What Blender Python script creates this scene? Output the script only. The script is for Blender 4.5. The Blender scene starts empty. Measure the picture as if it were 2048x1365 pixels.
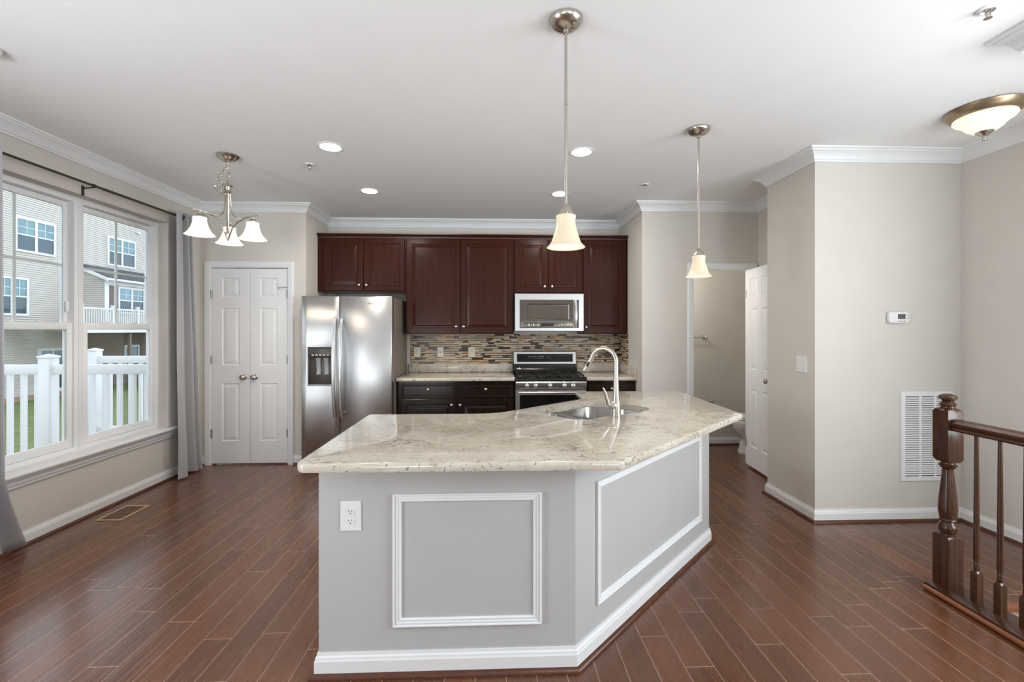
import bpy, bmesh, math, random
from mathutils import Vector, Matrix
random.seed(7)
R = math.radians
PI = math.pi
scene = bpy.context.scene
COL = scene.collection

# ------------------------------------------------------------------ camera
cd = bpy.data.cameras.new('camera')
cd.sensor_width = 36.0
cd.lens = 890.0 / 2048.0 * 36.0
cd.shift_y = -21.5 / 2048.0
cd.clip_start = 0.05
cam = bpy.data.objects.new('camera', cd)
cam.location = (0.0, 0.0, 1.42)
cam.rotation_euler = (R(90), 0, -math.atan(33 / 890))
COL.objects.link(cam)
scene.camera = cam

# ------------------------------------------------------------------ world, daylight, exposure
SKY = 2.3
w = bpy.data.worlds.new('sky')
scene.world = w
w.use_nodes = True
bg = w.node_tree.nodes['Background']
bg.inputs['Color'].default_value = (0.80, 0.89, 1.0, 1)
bg.inputs['Strength'].default_value = SKY
scene.view_settings.view_transform = 'Standard'
scene.view_settings.look = 'None'
scene.view_settings.exposure = 0.0
scene.view_settings.gamma = 1.0
scene.view_settings.use_curve_mapping = False
scene.cycles.max_bounces = 10
scene.cycles.diffuse_bounces = 6
scene.cycles.glossy_bounces = 5
scene.cycles.transmission_bounces = 8
scene.cycles.transparent_max_bounces = 12
scene.cycles.caustics_reflective = False
scene.cycles.caustics_refractive = False
scene.cycles.sample_clamp_indirect = 6.0


def area(name, loc, rot, sx, sy, power, col):
    l = bpy.data.lights.new(name, 'AREA')
    l.shape = 'RECTANGLE'
    l.size, l.size_y = sx, sy
    l.energy = power
    l.color = col
    o = bpy.data.objects.new(name, l)
    o.location = loc
    o.rotation_euler = rot
    COL.objects.link(o)
    return o


# added unseen fill lamps imitating window daylight; the walls there have no openings
area('rear_fill_lamp', (0.2, -3.58, 1.45), (R(90), 0, 0), 6.0, 2.3, 27, (0.89, 0.955, 1.0))
area('left_fill_lamp', (-3.09, 0.55, 1.15), (R(90), 0, R(-90)), 0.8, 2.0, 70, (0.89, 0.955, 1.0))
area('right_fill_lamp', (3.45, 0.3, 1.5), (R(90), 0, R(90)), 2.2, 1.7, 150, (0.89, 0.955, 1.0))
# added unseen fill spots aimed up to brighten the ceiling, like a bounced flash
for fx0 in (-1.9, 2.2):
    fl = bpy.data.lights.new('ceiling_fill_spot', 'SPOT')
    fl.energy = 600 if fx0 < 0 else 400
    fl.spot_size = R(54)
    fl.spot_blend = 0.9
    fl.shadow_soft_size = 0.8
    fl.color = (0.89, 0.955, 1.0)
    flo = bpy.data.objects.new('ceiling_fill_spot', fl)
    flo.location = (fx0, -2.7, 0.6)
    flo.rotation_euler = (R(90 + 25), 0, R(5 if fx0 > 0 else -5))
    COL.objects.link(flo)


# ------------------------------------------------------------------ node helpers
def nodes_of(m):
    m.use_nodes = True
    return m.node_tree.nodes, m.node_tree.links, m.node_tree.nodes['Principled BSDF']


class G:
    """tiny node builder"""
    def __init__(s, m):
        s.n, s.l, s.p = nodes_of(m)

    def new(s, t, **kw):
        nd = s.n.new(t)
        for k, v in kw.items():
            setattr(nd, k, v)
        return nd

    def link(s, a, b):
        s.l.new(a, b)

    def setin(s, sock, v):
        if hasattr(v, 'is_output') or isinstance(v, bpy.types.NodeSocket):
            s.l.new(v, sock)
        else:
            sock.default_value = v

    def math(s, op, a, b=None, c=None, clamp=False):
        nd = s.n.new('ShaderNodeMath')
        nd.operation = op
        nd.use_clamp = clamp
        s.setin(nd.inputs[0], a)
        if b is not None:
            s.setin(nd.inputs[1], b)
        if c is not None:
            s.setin(nd.inputs[2], c)
        return nd.outputs[0]

    def xyz(s):
        tc = s.n.new('ShaderNodeTexCoord')
        geo = s.n.new('ShaderNodeNewGeometry')
        sp = s.n.new('ShaderNodeSeparateXYZ')
        s.l.new(geo.outputs['Position'], sp.inputs[0])
        return sp.outputs[0], sp.outputs[1], sp.outputs[2]

    def comb(s, x, y, z):
        nd = s.n.new('ShaderNodeCombineXYZ')
        for i, v in enumerate((x, y, z)):
            s.setin(nd.inputs[i], v)
        return nd.outputs[0]

    def noise(s, vec, scale, detail=3.0, rough=0.55, dist=0.0):
        nd = s.n.new('ShaderNodeTexNoise')
        s.l.new(vec, nd.inputs['Vector'])
        nd.inputs['Scale'].default_value = scale
        nd.inputs['Detail'].default_value = detail
        nd.inputs['Roughness'].default_value = rough
        nd.inputs['Distortion'].default_value = dist
        return nd.outputs['Fac']

    def white(s, vec):
        nd = s.n.new('ShaderNodeTexWhiteNoise')
        nd.noise_dimensions = '3D'
        s.l.new(vec, nd.inputs['Vector'])
        return nd.outputs['Value']

    def ramp(s, fac, stops, interp='LINEAR'):
        nd = s.n.new('ShaderNodeValToRGB')
        cr = nd.color_ramp
        cr.interpolation = interp
        while len(cr.elements) > 1:
            cr.elements.remove(cr.elements[-1])
        cr.elements[0].position = stops[0][0]
        cr.elements[0].color = stops[0][1] + (1,)
        for p, c in stops[1:]:
            e = cr.elements.new(p)
            e.color = c + (1,)
        s.l.new(fac, nd.inputs[0])
        return nd.outputs[0]

    def mix(s, fac, a, b, mode='MIX'):
        nd = s.n.new('ShaderNodeMix')
        nd.data_type = 'RGBA'
        nd.blend_type = mode
        s.setin(nd.inputs[0], fac)
        for i, v in ((6, a), (7, b)):
            if isinstance(v, tuple):
                v = v + (1,) if len(v) == 3 else v
            s.setin(nd.inputs[i], v)
        return nd.outputs[2]

    def bump(s, h, strength, dist=0.01):
        nd = s.n.new('ShaderNodeBump')
        nd.inputs['Strength'].default_value = strength
        nd.inputs['Distance'].default_value = dist
        s.l.new(h, nd.inputs['Height'])
        s.l.new(nd.outputs[0], s.p.inputs['Normal'])

    def base(s, c):
        s.l.new(c, s.p.inputs['Base Color'])


def mat(name, col, rough=0.5, metal=0.0, coat=0.0, spec=0.5, var=0.03, vscale=6.0, bump=0.0, bscale=200.0, ior=None):
    """plain painted / moulded surface with faint procedural variation"""
    m = bpy.data.materials.new(name)
    g = G(m)
    p = g.p
    p.inputs['Roughness'].default_value = rough
    p.inputs['Metallic'].default_value = metal
    p.inputs['Coat Weight'].default_value = coat
    p.inputs['Coat Roughness'].default_value = 0.08
    p.inputs['Specular IOR Level'].default_value = spec
    x, y, z = g.xyz()
    v = g.comb(x, y, z)
    f = g.noise(v, vscale, 2.0)
    lo = tuple(max(0, c * (1 - var)) for c in col)
    hi = tuple(min(1, c * (1 + var)) for c in col)
    g.base(g.ramp(f, [(0.3, lo), (0.7, hi)]))
    if bump:
        g.bump(g.noise(v, bscale, 2.0), bump, 0.002)
    return m


def wood(name, dark, light, axis='z', rough=0.3, coat=0.3, scale=1.0, spec=0.5):
    m = bpy.data.materials.new(name)
    g = G(m)
    x, y, z = g.xyz()
    k = {'x': (1.2, 30, 30), 'y': (30, 1.2, 30), 'z': (30, 30, 1.2)}[axis]
    v = g.comb(g.math('MULTIPLY', x, k[0] * scale), g.math('MULTIPLY', y, k[1] * scale), g.math('MULTIPLY', z, k[2] * scale))
    f = g.noise(v, 1.6, 5.0, 0.6, 0.4)
    g.base(g.ramp(f, [(0.28, dark), (0.72, light)]))
    g.p.inputs['Roughness'].default_value = rough
    g.p.inputs['Specular IOR Level'].default_value = spec
    g.p.inputs['Coat Weight'].default_value = coat
    g.p.inputs['Coat Roughness'].default_value = 0.12
    g.bump(f, 0.06, 0.002)
    return m


def steel(name, col, rough=0.28, along='x', aniso=0.5):
    m = bpy.data.materials.new(name)
    g = G(m)
    x, y, z = g.xyz()
    if along == 'x':
        v = g.comb(g.math('MULTIPLY', x, 2.0), g.math('MULTIPLY', y, 60.0), g.math('MULTIPLY', z, 700.0))
    else:
        v = g.comb(g.math('MULTIPLY', x, 240.0), g.math('MULTIPLY', y, 240.0), g.math('MULTIPLY', z, 2.0))
    f = g.noise(v, 1.0, 3.0)
    g.base(g.ramp(f, [(0.3, tuple(c * 0.93 for c in col)), (0.7, col)]))
    g.p.inputs['Metallic'].default_value = 1.0
    r = g.n.new('ShaderNodeMapRange')
    g.l.new(f, r.inputs[0])
    r.inputs[3].default_value = rough * 0.93
    r.inputs[4].default_value = rough * 1.08
    g.l.new(r.outputs[0], g.p.inputs['Roughness'])
    g.p.inputs['Anisotropic'].default_value = aniso
    return m


def emit(name, col, strength, base=(0.9, 0.87, 0.8)):
    m = bpy.data.materials.new(name)
    g = G(m)
    g.p.inputs['Base Color'].default_value = base + (1,)
    x, y, z = g.xyz()
    f = g.noise(g.comb(x, y, z), 9.0, 2.0)
    c = g.ramp(f, [(0.3, tuple(k * 0.92 for k in col)), (0.7, col)])
    g.l.new(c, g.p.inputs['Emission Color'])
    g.p.inputs['Emission Strength'].default_value = strength
    g.p.inputs['Roughness'].default_value = 0.3
    return m


# ------------------------------------------------------------------ materials
M = {}
M['wall'] = mat('wall_paint', (0.63, 0.60, 0.555), 0.75, spec=0.25, var=0.015, bump=0.04, bscale=350)
M['ceiling'] = mat('ceiling_paint', (0.83, 0.83, 0.835), 0.85, spec=0.2, var=0.01)
M['trim'] = mat('white_trim_paint', (0.78, 0.79, 0.80), 0.35, var=0.01)
M['door'] = mat('white_door_paint', (0.80, 0.80, 0.805), 0.4, var=0.01)
M['vinyl'] = mat('white_vinyl', (0.87, 0.88, 0.89), 0.35, var=0.01)
M['island'] = mat('island_paint', (0.48, 0.48, 0.475), 0.5, spec=0.35, var=0.012)
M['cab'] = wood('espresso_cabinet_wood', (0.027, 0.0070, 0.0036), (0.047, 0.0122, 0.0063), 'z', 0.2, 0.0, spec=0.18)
M['cab_shaded'] = wood('shaded_espresso_cabinet_wood', (0.009, 0.0045, 0.003), (0.017, 0.008, 0.005), 'z', 0.2, 0.0, spec=0.3)  # darker copy of the cabinet wood; shade painted into the colour
M['railwood'] = wood('dark_stained_oak', (0.020, 0.008, 0.004), (0.085, 0.034, 0.015), 'z', 0.24, 0.1, 1.6, 0.4)
M['railwood_y'] = wood('dark_stained_oak_rail', (0.026, 0.010, 0.005), (0.10, 0.038, 0.018), 'y', 0.24, 0.1, 1.6, 0.4)
M['nosing'] = wood('orange_brown_nosing', (0.17, 0.055, 0.022), (0.30, 0.105, 0.042), 'y', 0.3, 0.4)
M['shoe'] = mat('brown_shoe_moulding', (0.085, 0.028, 0.013), 0.35, var=0.2, vscale=20)
M['steel'] = steel('brushed_stainless', (0.52, 0.52, 0.52), 0.33, 'x', 0.5)
M['sinksteel'] = steel('satin_sink_steel', (0.36, 0.345, 0.325), 0.24, 'z', 0.3)
M['steel_v'] = steel('brushed_stainless_vertical', (0.62, 0.615, 0.61), 0.25, 'z', 0.3)
M['nickel'] = steel('brushed_nickel', (0.56, 0.52, 0.46), 0.24, 'z', 0.2)
M['chrome'] = mat('polished_chrome', (0.75, 0.75, 0.75), 0.12, 1.0, var=0.02)
M['hinge'] = mat('satin_steel_hinge', (0.35, 0.35, 0.34), 0.35, 1.0)
M['fridge_side'] = mat('taupe_appliance_side', (0.22, 0.18, 0.145), 0.42, 0.0, var=0.03)
M['black'] = mat('black_enamel', (0.008, 0.008, 0.008), 0.16, spec=0.4, var=0.1)
M['blackglass'] = mat('black_oven_glass', (0.004, 0.004, 0.0045), 0.03, spec=0.3, var=0.05)
M['castiron'] = mat('cast_iron', (0.022, 0.02, 0.018), 0.75, var=0.2, vscale=60)
M['darkgap'] = mat('dark_gasket', (0.01, 0.01, 0.01), 0.6)
M['mwglass'] = mat('smoked_microwave_glass', (0.075, 0.058, 0.043), 0.12, 0.3, coat=0.4, var=0.05)
M['mwpanel'] = mat('taupe_control_strip', (0.12, 0.105, 0.085), 0.25, 0.4, var=0.05)
M['mark'] = mat('pale_panel_marking', (0.55, 0.55, 0.53), 0.4)
M['greymark'] = mat('grey_logo_print', (0.12, 0.12, 0.12), 0.4)
M['dispenser'] = mat('dispenser_brown_plastic', (0.055, 0.045, 0.038), 0.3, var=0.05)
M['paddle'] = mat('grey_paddle_plastic', (0.30, 0.31, 0.33), 0.3)
M['porcelain'] = mat('white_porcelain', (0.80, 0.80, 0.79), 0.12, coat=0.4, var=0.01)
M['plate'] = mat('white_plastic_plate', (0.78, 0.78, 0.78), 0.35, var=0.01)
M['ivoryplate'] = mat('ivory_plastic_plate', (0.66, 0.61, 0.52), 0.35, var=0.01)
M['slot'] = mat('dark_slot', (0.015, 0.015, 0.015), 0.6)
M['lcd'] = mat('grey_lcd', (0.11, 0.11, 0.10), 0.25)
M['greybtn'] = mat('grey_button', (0.27, 0.26, 0.25), 0.5)
M['rod'] = mat('dark_bronze_rod', (0.07, 0.06, 0.052), 0.4, 0.6)
M['rail_vinyl'] = mat('white_vinyl_railing', (0.74, 0.75, 0.76), 0.45, var=0.01)
M['siding'] = mat('beige_vinyl_siding', (0.60, 0.565, 0.52), 0.6, var=0.02)
M['ext_trim'] = mat('white_exterior_trim', (0.80, 0.81, 0.82), 0.5)
M['shutter'] = mat('dark_mauve_shutter', (0.16, 0.105, 0.10), 0.6)
M['extglass'] = mat('reflective_house_glass', (0.18, 0.29, 0.32), 0.06, 0.55, var=0.15, vscale=0.7)
M['extblind'] = mat('house_window_lower_glass', (0.105, 0.14, 0.165), 0.08, 0.5, var=0.15, vscale=0.7)
M['deckwood'] = mat('grey_deck_board', (0.30, 0.25, 0.2), 0.7, var=0.1)
M['underbrick'] = mat('brown_under_deck_wall', (0.20, 0.155, 0.12), 0.8, var=0.12, vscale=14)
M['wire'] = mat('black_cable', (0.02, 0.02, 0.02), 0.5)
M['bulb'] = emit('lit_bulb', (1.0, 0.88, 0.68), 60.0)
M['bulb_chandelier'] = emit('lit_chandelier_bulb', (1.0, 0.90, 0.74), 170.0)
M['can'] = emit('lit_recessed_lens', (1.0, 0.94, 0.84), 210.0)
M['alabaster'] = emit('lit_alabaster_glass', (1.0, 0.82, 0.55), 0.46, (0.45, 0.40, 0.31))
M['alabaster_hot'] = emit('lit_chandelier_glass', (1.0, 0.90, 0.74), 0.95, (0.5, 0.45, 0.38))
M['dome'] = emit('lit_dome_glass', (1.0, 0.88, 0.66), 1.0, (0.5, 0.45, 0.36))


def mk_floor():
    m = bpy.data.materials.new('dark_hand_scraped_plank_floor')
    g = G(m)
    x, y, z = g.xyz()
    W = 0.1256
    u = g.math('DIVIDE', g.math('SUBTRACT', x, 2.43 - 40 * W), W)
    row = g.math('FLOOR', u)
    fu = g.math('FRACT', u)
    rr = g.white(g.comb(row, 3.7, 1.1))
    L = g.math('ADD', 0.75, g.math('MULTIPLY', rr, 0.55))
    vv = g.math('ADD', g.math('DIVIDE', y, L), g.math('MULTIPLY', rr, 37.0))
    idx = g.math('FLOOR', vv)
    fv = g.math('FRACT', vv)
    rnd = g.white(g.comb(row, idx, 5.3))
    # groove masks
    du = g.math('MINIMUM', fu, g.math('SUBTRACT', 1.0, fu))
    dv = g.math('MULTIPLY', g.math('MINIMUM', fv, g.math('SUBTRACT', 1.0, fv)), L)
    gu = g.math('LESS_THAN', g.math('MULTIPLY', du, W), 0.0013)
    gv = g.math('LESS_THAN', dv, 0.0017)
    groove = g.math('MAXIMUM', gu, gv)
    grain = g.noise(g.comb(g.math('MULTIPLY', x, 42.0), g.math('ADD', g.math('MULTIPLY', y, 2.2), g.math('MULTIPLY', rnd, 50.0)), row), 1.5, 5.0, 0.62, 0.6)
    c1 = g.ramp(grain, [(0.2, (0.088, 0.031, 0.013)), (0.5, (0.120, 0.0445, 0.0195)), (0.8, (0.154, 0.060, 0.0275))])
    tone = g.ramp(rnd, [(0.0, (0.84, 0.85, 0.87)), (0.55, (1.0, 1.0, 1.0)), (1.0, (1.17, 1.10, 1.05))])
    c2 = g.mix(1.0, c1, tone, 'MULTIPLY')
    c3 = g.mix(groove, c2, (0.40, 0.27, 0.21))
    g.base(c3)
    rg = g.math('ADD', 0.20, g.math('MULTIPLY', grain, 0.14))
    g.link(g.math('MAXIMUM', rg, g.math('MULTIPLY', groove, 0.6)), g.p.inputs['Roughness'])
    g.p.inputs['Specular IOR Level'].default_value = 0.5
    g.p.inputs['Coat Weight'].default_value = 0.3
    g.p.inputs['Coat Roughness'].default_value = 0.16
    g.p.inputs['Coat IOR'].default_value = 1.5
    scr = g.noise(g.comb(g.math('MULTIPLY', x, 55.0), g.math('MULTIPLY', y, 0.9), g.math('ADD', row, g.math('MULTIPLY', rnd, 30.0))), 1.0, 2.0, 0.5)
    h = g.math('SUBTRACT', g.math('ADD', g.math('MULTIPLY', scr, 0.9), g.math('MULTIPLY', grain, 0.12)), g.math('MULTIPLY', groove, 0.6))
    g.bump(h, 0.42, 0.004)
    return m


def mk_granite(name, seed=0.0, axis=0.0):
    m = bpy.data.materials.new(name)
    g = G(m)
    x, y, z = g.xyz()
    v0 = g.comb(g.math('ADD', x, seed), y, z)
    blot = g.noise(v0, 5.0, 4.0, 0.6, 0.5)
    c = g.ramp(blot, [(0.28, (0.52, 0.465, 0.385)), (0.5, (0.60, 0.55, 0.465)), (0.72, (0.67, 0.63, 0.555))])
    # stretched dark mineral flecks running along x
    vs = g.comb(g.math('MULTIPLY', g.math('ADD', x, seed), 0.42), g.math('MULTIPLY', y, 1.0), g.math('MULTIPLY', z, 1.0))
    n1 = g.noise(vs, 75.0, 4.0, 0.62, 0.9)
    n2 = g.noise(v0, 4.2, 3.0, 0.6)
    thr = g.math('ADD', g.math('MULTIPLY', n2, 0.55), n1)
    f1 = g.ramp(thr, [(0.0, (0, 0, 0)), (0.86, (0, 0, 0)), (0.93, (1, 1, 1))])
    c = g.mix(g.math('MULTIPLY', f1, 0.75), c, (0.16, 0.125, 0.10))
    n3 = g.noise(v0, 70.0, 2.0, 0.5)
    f3 = g.ramp(n3, [(0.0, (0, 0, 0)), (0.655, (0, 0, 0)), (0.69, (1, 1, 1))])
    c = g.mix(g.math('MULTIPLY', f3, 0.7), c, (0.09, 0.065, 0.05))
    n4 = g.noise(v0, 28.0, 3.0, 0.6)
    f4 = g.ramp(n4, [(0.0, (1, 1, 1)), (0.36, (0, 0, 0))])
    c = g.mix(g.math('MULTIPLY', f4, 0.4), c, (0.80, 0.77, 0.72))
    n5 = g.noise(vs, 34.0, 5.0, 0.7, 0.6)
    f5 = g.ramp(n5, [(0.0, (0, 0, 0)), (0.50, (0, 0, 0)), (0.66, (1, 1, 1))])
    c = g.mix(g.math('MULTIPLY', f5, 0.38), c, (0.36, 0.31, 0.255))
    g.base(c)
    g.p.inputs['Roughness'].default_value = 0.07
    g.p.inputs['Coat Weight'].default_value = 0.3
    g.p.inputs['Coat Roughness'].default_value = 0.03
    return m


def mk_mosaic():
    m = bpy.data.materials.new('linear_stone_glass_mosaic')
    g = G(m)
    x, y, z = g.xyz()
    P = 0.0262
    a = g.math('ADD', x, g.math('MULTIPLY', y, -1.0))
    u = g.math('DIVIDE', g.math('SUBTRACT', z, 1.0145), P)
    r = g.math('FLOOR', u)
    f = g.math('FRACT', u)
    thin = g.math('GREATER_THAN', f, 0.64)
    row = g.math('ADD', g.math('MULTIPLY', r, 2.0), thin)
    rr = g.white(g.comb(row, 1.3, 7.7))
    L = g.math('ADD', 0.12, g.math('MULTIPLY', rr, 0.08))
    vv = g.math('ADD', g.math('DIVIDE', a, L), g.math('MULTIPLY', rr, 91.0))
    # irregular lengths: jitter cell borders
    idx = g.math('FLOOR', vv)
    fv = g.math('FRACT', vv)
    cut = g.math('ADD', 0.25, g.math('MULTIPLY', g.white(g.comb(row, idx, 2.2)), 0.6))
    sub = g.math('GREATER_THAN', fv, cut)
    rnd = g.white(g.comb(row, idx, g.math('ADD', 9.1, sub)))
    rnd2 = g.white(g.comb(row, idx, g.math('ADD', 19.1, sub)))
    lightc = g.ramp(rnd2, [(0.0, (0.50, 0.37, 0.23)), (0.3, (0.56, 0.45, 0.32)), (0.55, (0.60, 0.50, 0.37)), (0.8, (0.46, 0.40, 0.34)), (0.93, (0.50, 0.29, 0.11))], 'CONSTANT')
    darkc = g.ramp(rnd2, [(0.0, (0.020, 0.012, 0.009)), (0.45, (0.055, 0.030, 0.020)), (0.72, (0.10, 0.075, 0.07)), (0.88, (0.14, 0.07, 0.035))], 'CONSTANT')
    pd = g.math('ADD', 0.20, g.math('MULTIPLY', thin, 0.62))
    isd = g.math('LESS_THAN', rnd, pd)
    c = g.mix(isd, lightc, darkc)
    e1 = g.math('MULTIPLY', g.math('MINIMUM', fv, g.math('SUBTRACT', 1.0, fv)), L)
    e2 = g.math('MULTIPLY', g.math('ABSOLUTE', g.math('SUBTRACT', fv, cut)), L)
    e3 = g.math('MULTIPLY', g.math('MINIMUM', f, g.math('SUBTRACT', 1.0, f)), P)
    e4 = g.math('MULTIPLY', g.math('ABSOLUTE', g.math('SUBTRACT', f, 0.64)), P)
    e = g.math('MINIMUM', g.math('MINIMUM', e1, e2), g.math('MINIMUM', e3, e4))
    grout = g.math('LESS_THAN', e, 0.0008)
    c = g.mix(grout, c, (0.26, 0.20, 0.15))
    g.base(c)
    g.link(g.math('SUBTRACT', 0.45, g.math('MULTIPLY', isd, 0.2)), g.p.inputs['Roughness'])
    g.p.inputs['Specular IOR Level'].default_value = 0.3
    g.bump(g.math('SUBTRACT', 1.0, grout), 0.3, 0.002)
    return m


def mk_curtain():
    m = bpy.data.materials.new('grey_satin_curtain')
    g = G(m)
    x, y, z = g.xyz()
    f = g.noise(g.comb(g.math('MULTIPLY', x, 30.0), g.math('MULTIPLY', y, 30.0), g.math('MULTIPLY', z, 260.0)), 1.0, 3.0)
    g.base(g.ramp(f, [(0.3, (0.35, 0.35, 0.365)), (0.7, (0.42, 0.42, 0.435))]))
    g.p.inputs['Roughness'].default_value = 0.38
    g.p.inputs['Sheen Weight'].default_value = 0.4
    g.bump(f, 0.1, 0.001)
    return m


def mk_carpet():
    m = bpy.data.materials.new('beige_stair_carpet')
    g = G(m)
    x, y, z = g.xyz()
    f = g.noise(g.comb(x, y, z), 160.0, 3.0)
    g.base(g.ramp(f, [(0.3, (0.36, 0.27, 0.20)), (0.7, (0.52, 0.42, 0.33))]))
    g.p.inputs['Roughness'].default_value = 0.95
    g.bump(f, 0.6, 0.006)
    return m


def mk_grass():
    m = bpy.data.materials.new('mown_grass')
    g = G(m)
    x, y, z = g.xyz()
    v = g.comb(x, y, z)
    f = g.noise(v, 3.0, 6.0, 0.7)
    g.base(g.ramp(f, [(0.3, (0.09, 0.12, 0.035)), (0.55, (0.16, 0.19, 0.065)), (0.75, (0.24, 0.26, 0.11))]))
    g.p.inputs['Roughness'].default_value = 0.9
    g.bump(f, 0.8, 0.05)
    return m


def mk_brick(name, c1, c2, mortar, sc):
    m = bpy.data.materials.new(name)
    g = G(m)
    x, y, z = g.xyz()
    b = g.n.new('ShaderNodeTexBrick')
    g.link(g.comb(g.math('ADD', x, y), z, 0.0), b.inputs['Vector'])
    b.inputs['Color1'].default_value = c1 + (1,)
    b.inputs['Color2'].default_value = c2 + (1,)
    b.inputs['Mortar'].default_value = mortar + (1,)
    b.inputs['Scale'].default_value = sc
    b.inputs['Mortar Size'].default_value = 0.03
    g.base(b.outputs['Color'])
    g.p.inputs['Roughness'].default_value = 0.85
    return m


def mk_shingle():
    m = bpy.data.materials.new('slate_grey_shingles')
    g = G(m)
    x, y, z = g.xyz()
    b = g.n.new('ShaderNodeTexBrick')
    g.link(g.comb(y, g.math('MULTIPLY', z, 1.5), 0.0), b.inputs['Vector'])
    b.inputs['Color1'].default_value = (0.06, 0.065, 0.08, 1)
    b.inputs['Color2'].default_value = (0.13, 0.135, 0.15, 1)
    b.inputs['Mortar'].default_value = (0.04, 0.04, 0.05, 1)
    b.inputs['Scale'].default_value = 3.0
    b.inputs['Mortar Size'].default_value = 0.02
    g.base(b.outputs['Color'])
    g.p.inputs['Roughness'].default_value = 0.9
    return m


def mk_glass():
    m = bpy.data.materials.new('clear_window_pane')
    m.use_nodes = True
    nt = m.node_tree
    nt.nodes.clear()
    out = nt.nodes.new('ShaderNodeOutputMaterial')
    tr = nt.nodes.new('ShaderNodeBsdfTransparent')
    tr.inputs[0].default_value = (0.97, 0.985, 0.98, 1)
    gl = nt.nodes.new('ShaderNodeBsdfGlossy')
    gl.inputs['Roughness'].default_value = 0.0
    fr = nt.nodes.new('ShaderNodeFresnel')
    fr.inputs[0].default_value = 1.2
    mx = nt.nodes.new('ShaderNodeMixShader')
    nt.links.new(fr.outputs[0], mx.inputs[0])
    nt.links.new(tr.outputs[0], mx.inputs[1])
    nt.links.new(gl.outputs[0], mx.inputs[2])
    nt.links.new(mx.outputs[0], out.inputs[0])
    return m


M['floor'] = mk_floor()
M['granite'] = mk_granite('cream_granite')
M['granite2'] = mk_granite('cream_granite_wall_counter', 4.3)
M['mosaic'] = mk_mosaic()
M['curtain'] = mk_curtain()
M['carpet'] = mk_carpet()
M['grass'] = mk_grass()
M['shingle'] = mk_shingle()
M['glass'] = mk_glass()
M['brick'] = mk_brick('red_brick', (0.26, 0.10, 0.075), (0.34, 0.15, 0.11), (0.5, 0.45, 0.4), 4.5)
M['brownbrick'] = mk_brick('brown_brick', (0.15, 0.11, 0.085), (0.20, 0.15, 0.115), (0.23, 0.19, 0.155), 4.5)
M['mulch'] = mat('tan_mulch', (0.42, 0.27, 0.19), 0.9, var=0.35, vscale=40)

# ------------------------------------------------------------------ object helpers
WLOC = {}


def B():
    return bmesh.new()


def put(name, bm, m, parent=None, origin=None, smooth=True, ang=38.0):
    """link a bmesh (built in world coordinates) as one mesh object"""
    bmesh.ops.recalc_face_normals(bm, faces=bm.faces)
    me = bpy.data.meshes.new(name)
    vs = [v.co for v in bm.verts]
    if origin is None:
        lo = Vector((min(v.x for v in vs), min(v.y for v in vs), min(v.z for v in vs)))
        hi = Vector((max(v.x for v in vs), max(v.y for v in vs), max(v.z for v in vs)))
        origin = (lo + hi) / 2 if parent is not None else Vector(((lo.x + hi.x) / 2, (lo.y + hi.y) / 2, lo.z))
    origin = Vector(origin)
    bmesh.ops.translate(bm, verts=bm.verts, vec=-origin)
    bm.to_mesh(me)
    bm.free()
    if smooth:
        me.shade_smooth()
        me.set_sharp_from_angle(angle=R(ang))
    me.materials.append(m)
    o = bpy.data.objects.new(name, me)
    COL.objects.link(o)
    WLOC[o.name] = origin
    if parent is not None:
        o.parent = parent
        o.location = origin - WLOC[parent.name]
    else:
        o.location = origin
    return o


def thing(name, loc, label=None, cat=None, group=None, kind=None):
    o = bpy.data.objects.new(name, None)
    o.empty_display_size = 0.1
    o.location = loc
    COL.objects.link(o)
    WLOC[o.name] = Vector(loc)
    tag(o, label, cat, group, kind)
    return o


def tag(o, label=None, cat=None, group=None, kind=None):
    if label:
        o['label'] = label
    if cat:
        o['category'] = cat
    if group:
        o['group'] = group
    if kind:
        o['kind'] = kind
    return o


def struct(name, bm, m, label=None, cat=None, **kw):
    return tag(put(name, bm, m, **kw), label, cat, None, 'structure')


def dup(root, loc, label=None):
    """copy of a thing with copies of its parts and sub-parts"""
    r = root.copy()
    COL.objects.link(r)
    r.location = loc
    WLOC[r.name] = Vector(loc)
    if label:
        r['label'] = label
    for ch in list(root.children):
        c = ch.copy()
        COL.objects.link(c)
        c.parent = r
        for gch in list(ch.children):
            d = gch.copy()
            COL.objects.link(d)
            d.parent = c
    return r


def box(bm, x0, x1, y0, y1, z0, z1, bev=0.0, seg=2, mtx=None):
    if x0 > x1: x0, x1 = x1, x0
    if y0 > y1: y0, y1 = y1, y0
    if z0 > z1: z0, z1 = z1, z0
    v = [bm.verts.new((x, y, z)) for x in (x0, x1) for y in (y0, y1) for z in (z0, z1)]
    f = [bm.faces.new([v[i] for i in q]) for q in ((0, 1, 3, 2), (4, 6, 7, 5), (0, 4, 5, 1), (2, 3, 7, 6), (0, 2, 6, 4), (1, 5, 7, 3))]
    allv = v
    if bev > 0:
        es = list({e for fc in f for e in fc.edges})
        r = bmesh.ops.bevel(bm, geom=es, offset=bev, segments=seg, profile=0.5, affect='EDGES')
        allv = [a for a in r['verts']]
    if mtx is not None:
        bmesh.ops.transform(bm, matrix=mtx, verts=list(set(allv)))
    return bm


def ring(bm, pts):
    return [bm.verts.new(p) for p in pts]


def bridge(bm, a, b, closed=True):
    n = len(a)
    for i in range(n if closed else n - 1):
        j = (i + 1) % n
        try:
            bm.faces.new((a[i], a[j], b[j], b[i]))
        except ValueError:
            pass


def loft(bm, rings, cap0=True, cap1=True, closed=True):
    rs = [ring(bm, r) for r in rings]
    for a, b in zip(rs, rs[1:]):
        bridge(bm, a, b, closed)
    if cap0:
        bm.faces.new(rs[0][::-1])
    if cap1:
        bm.faces.new(rs[-1])
    return bm


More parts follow.
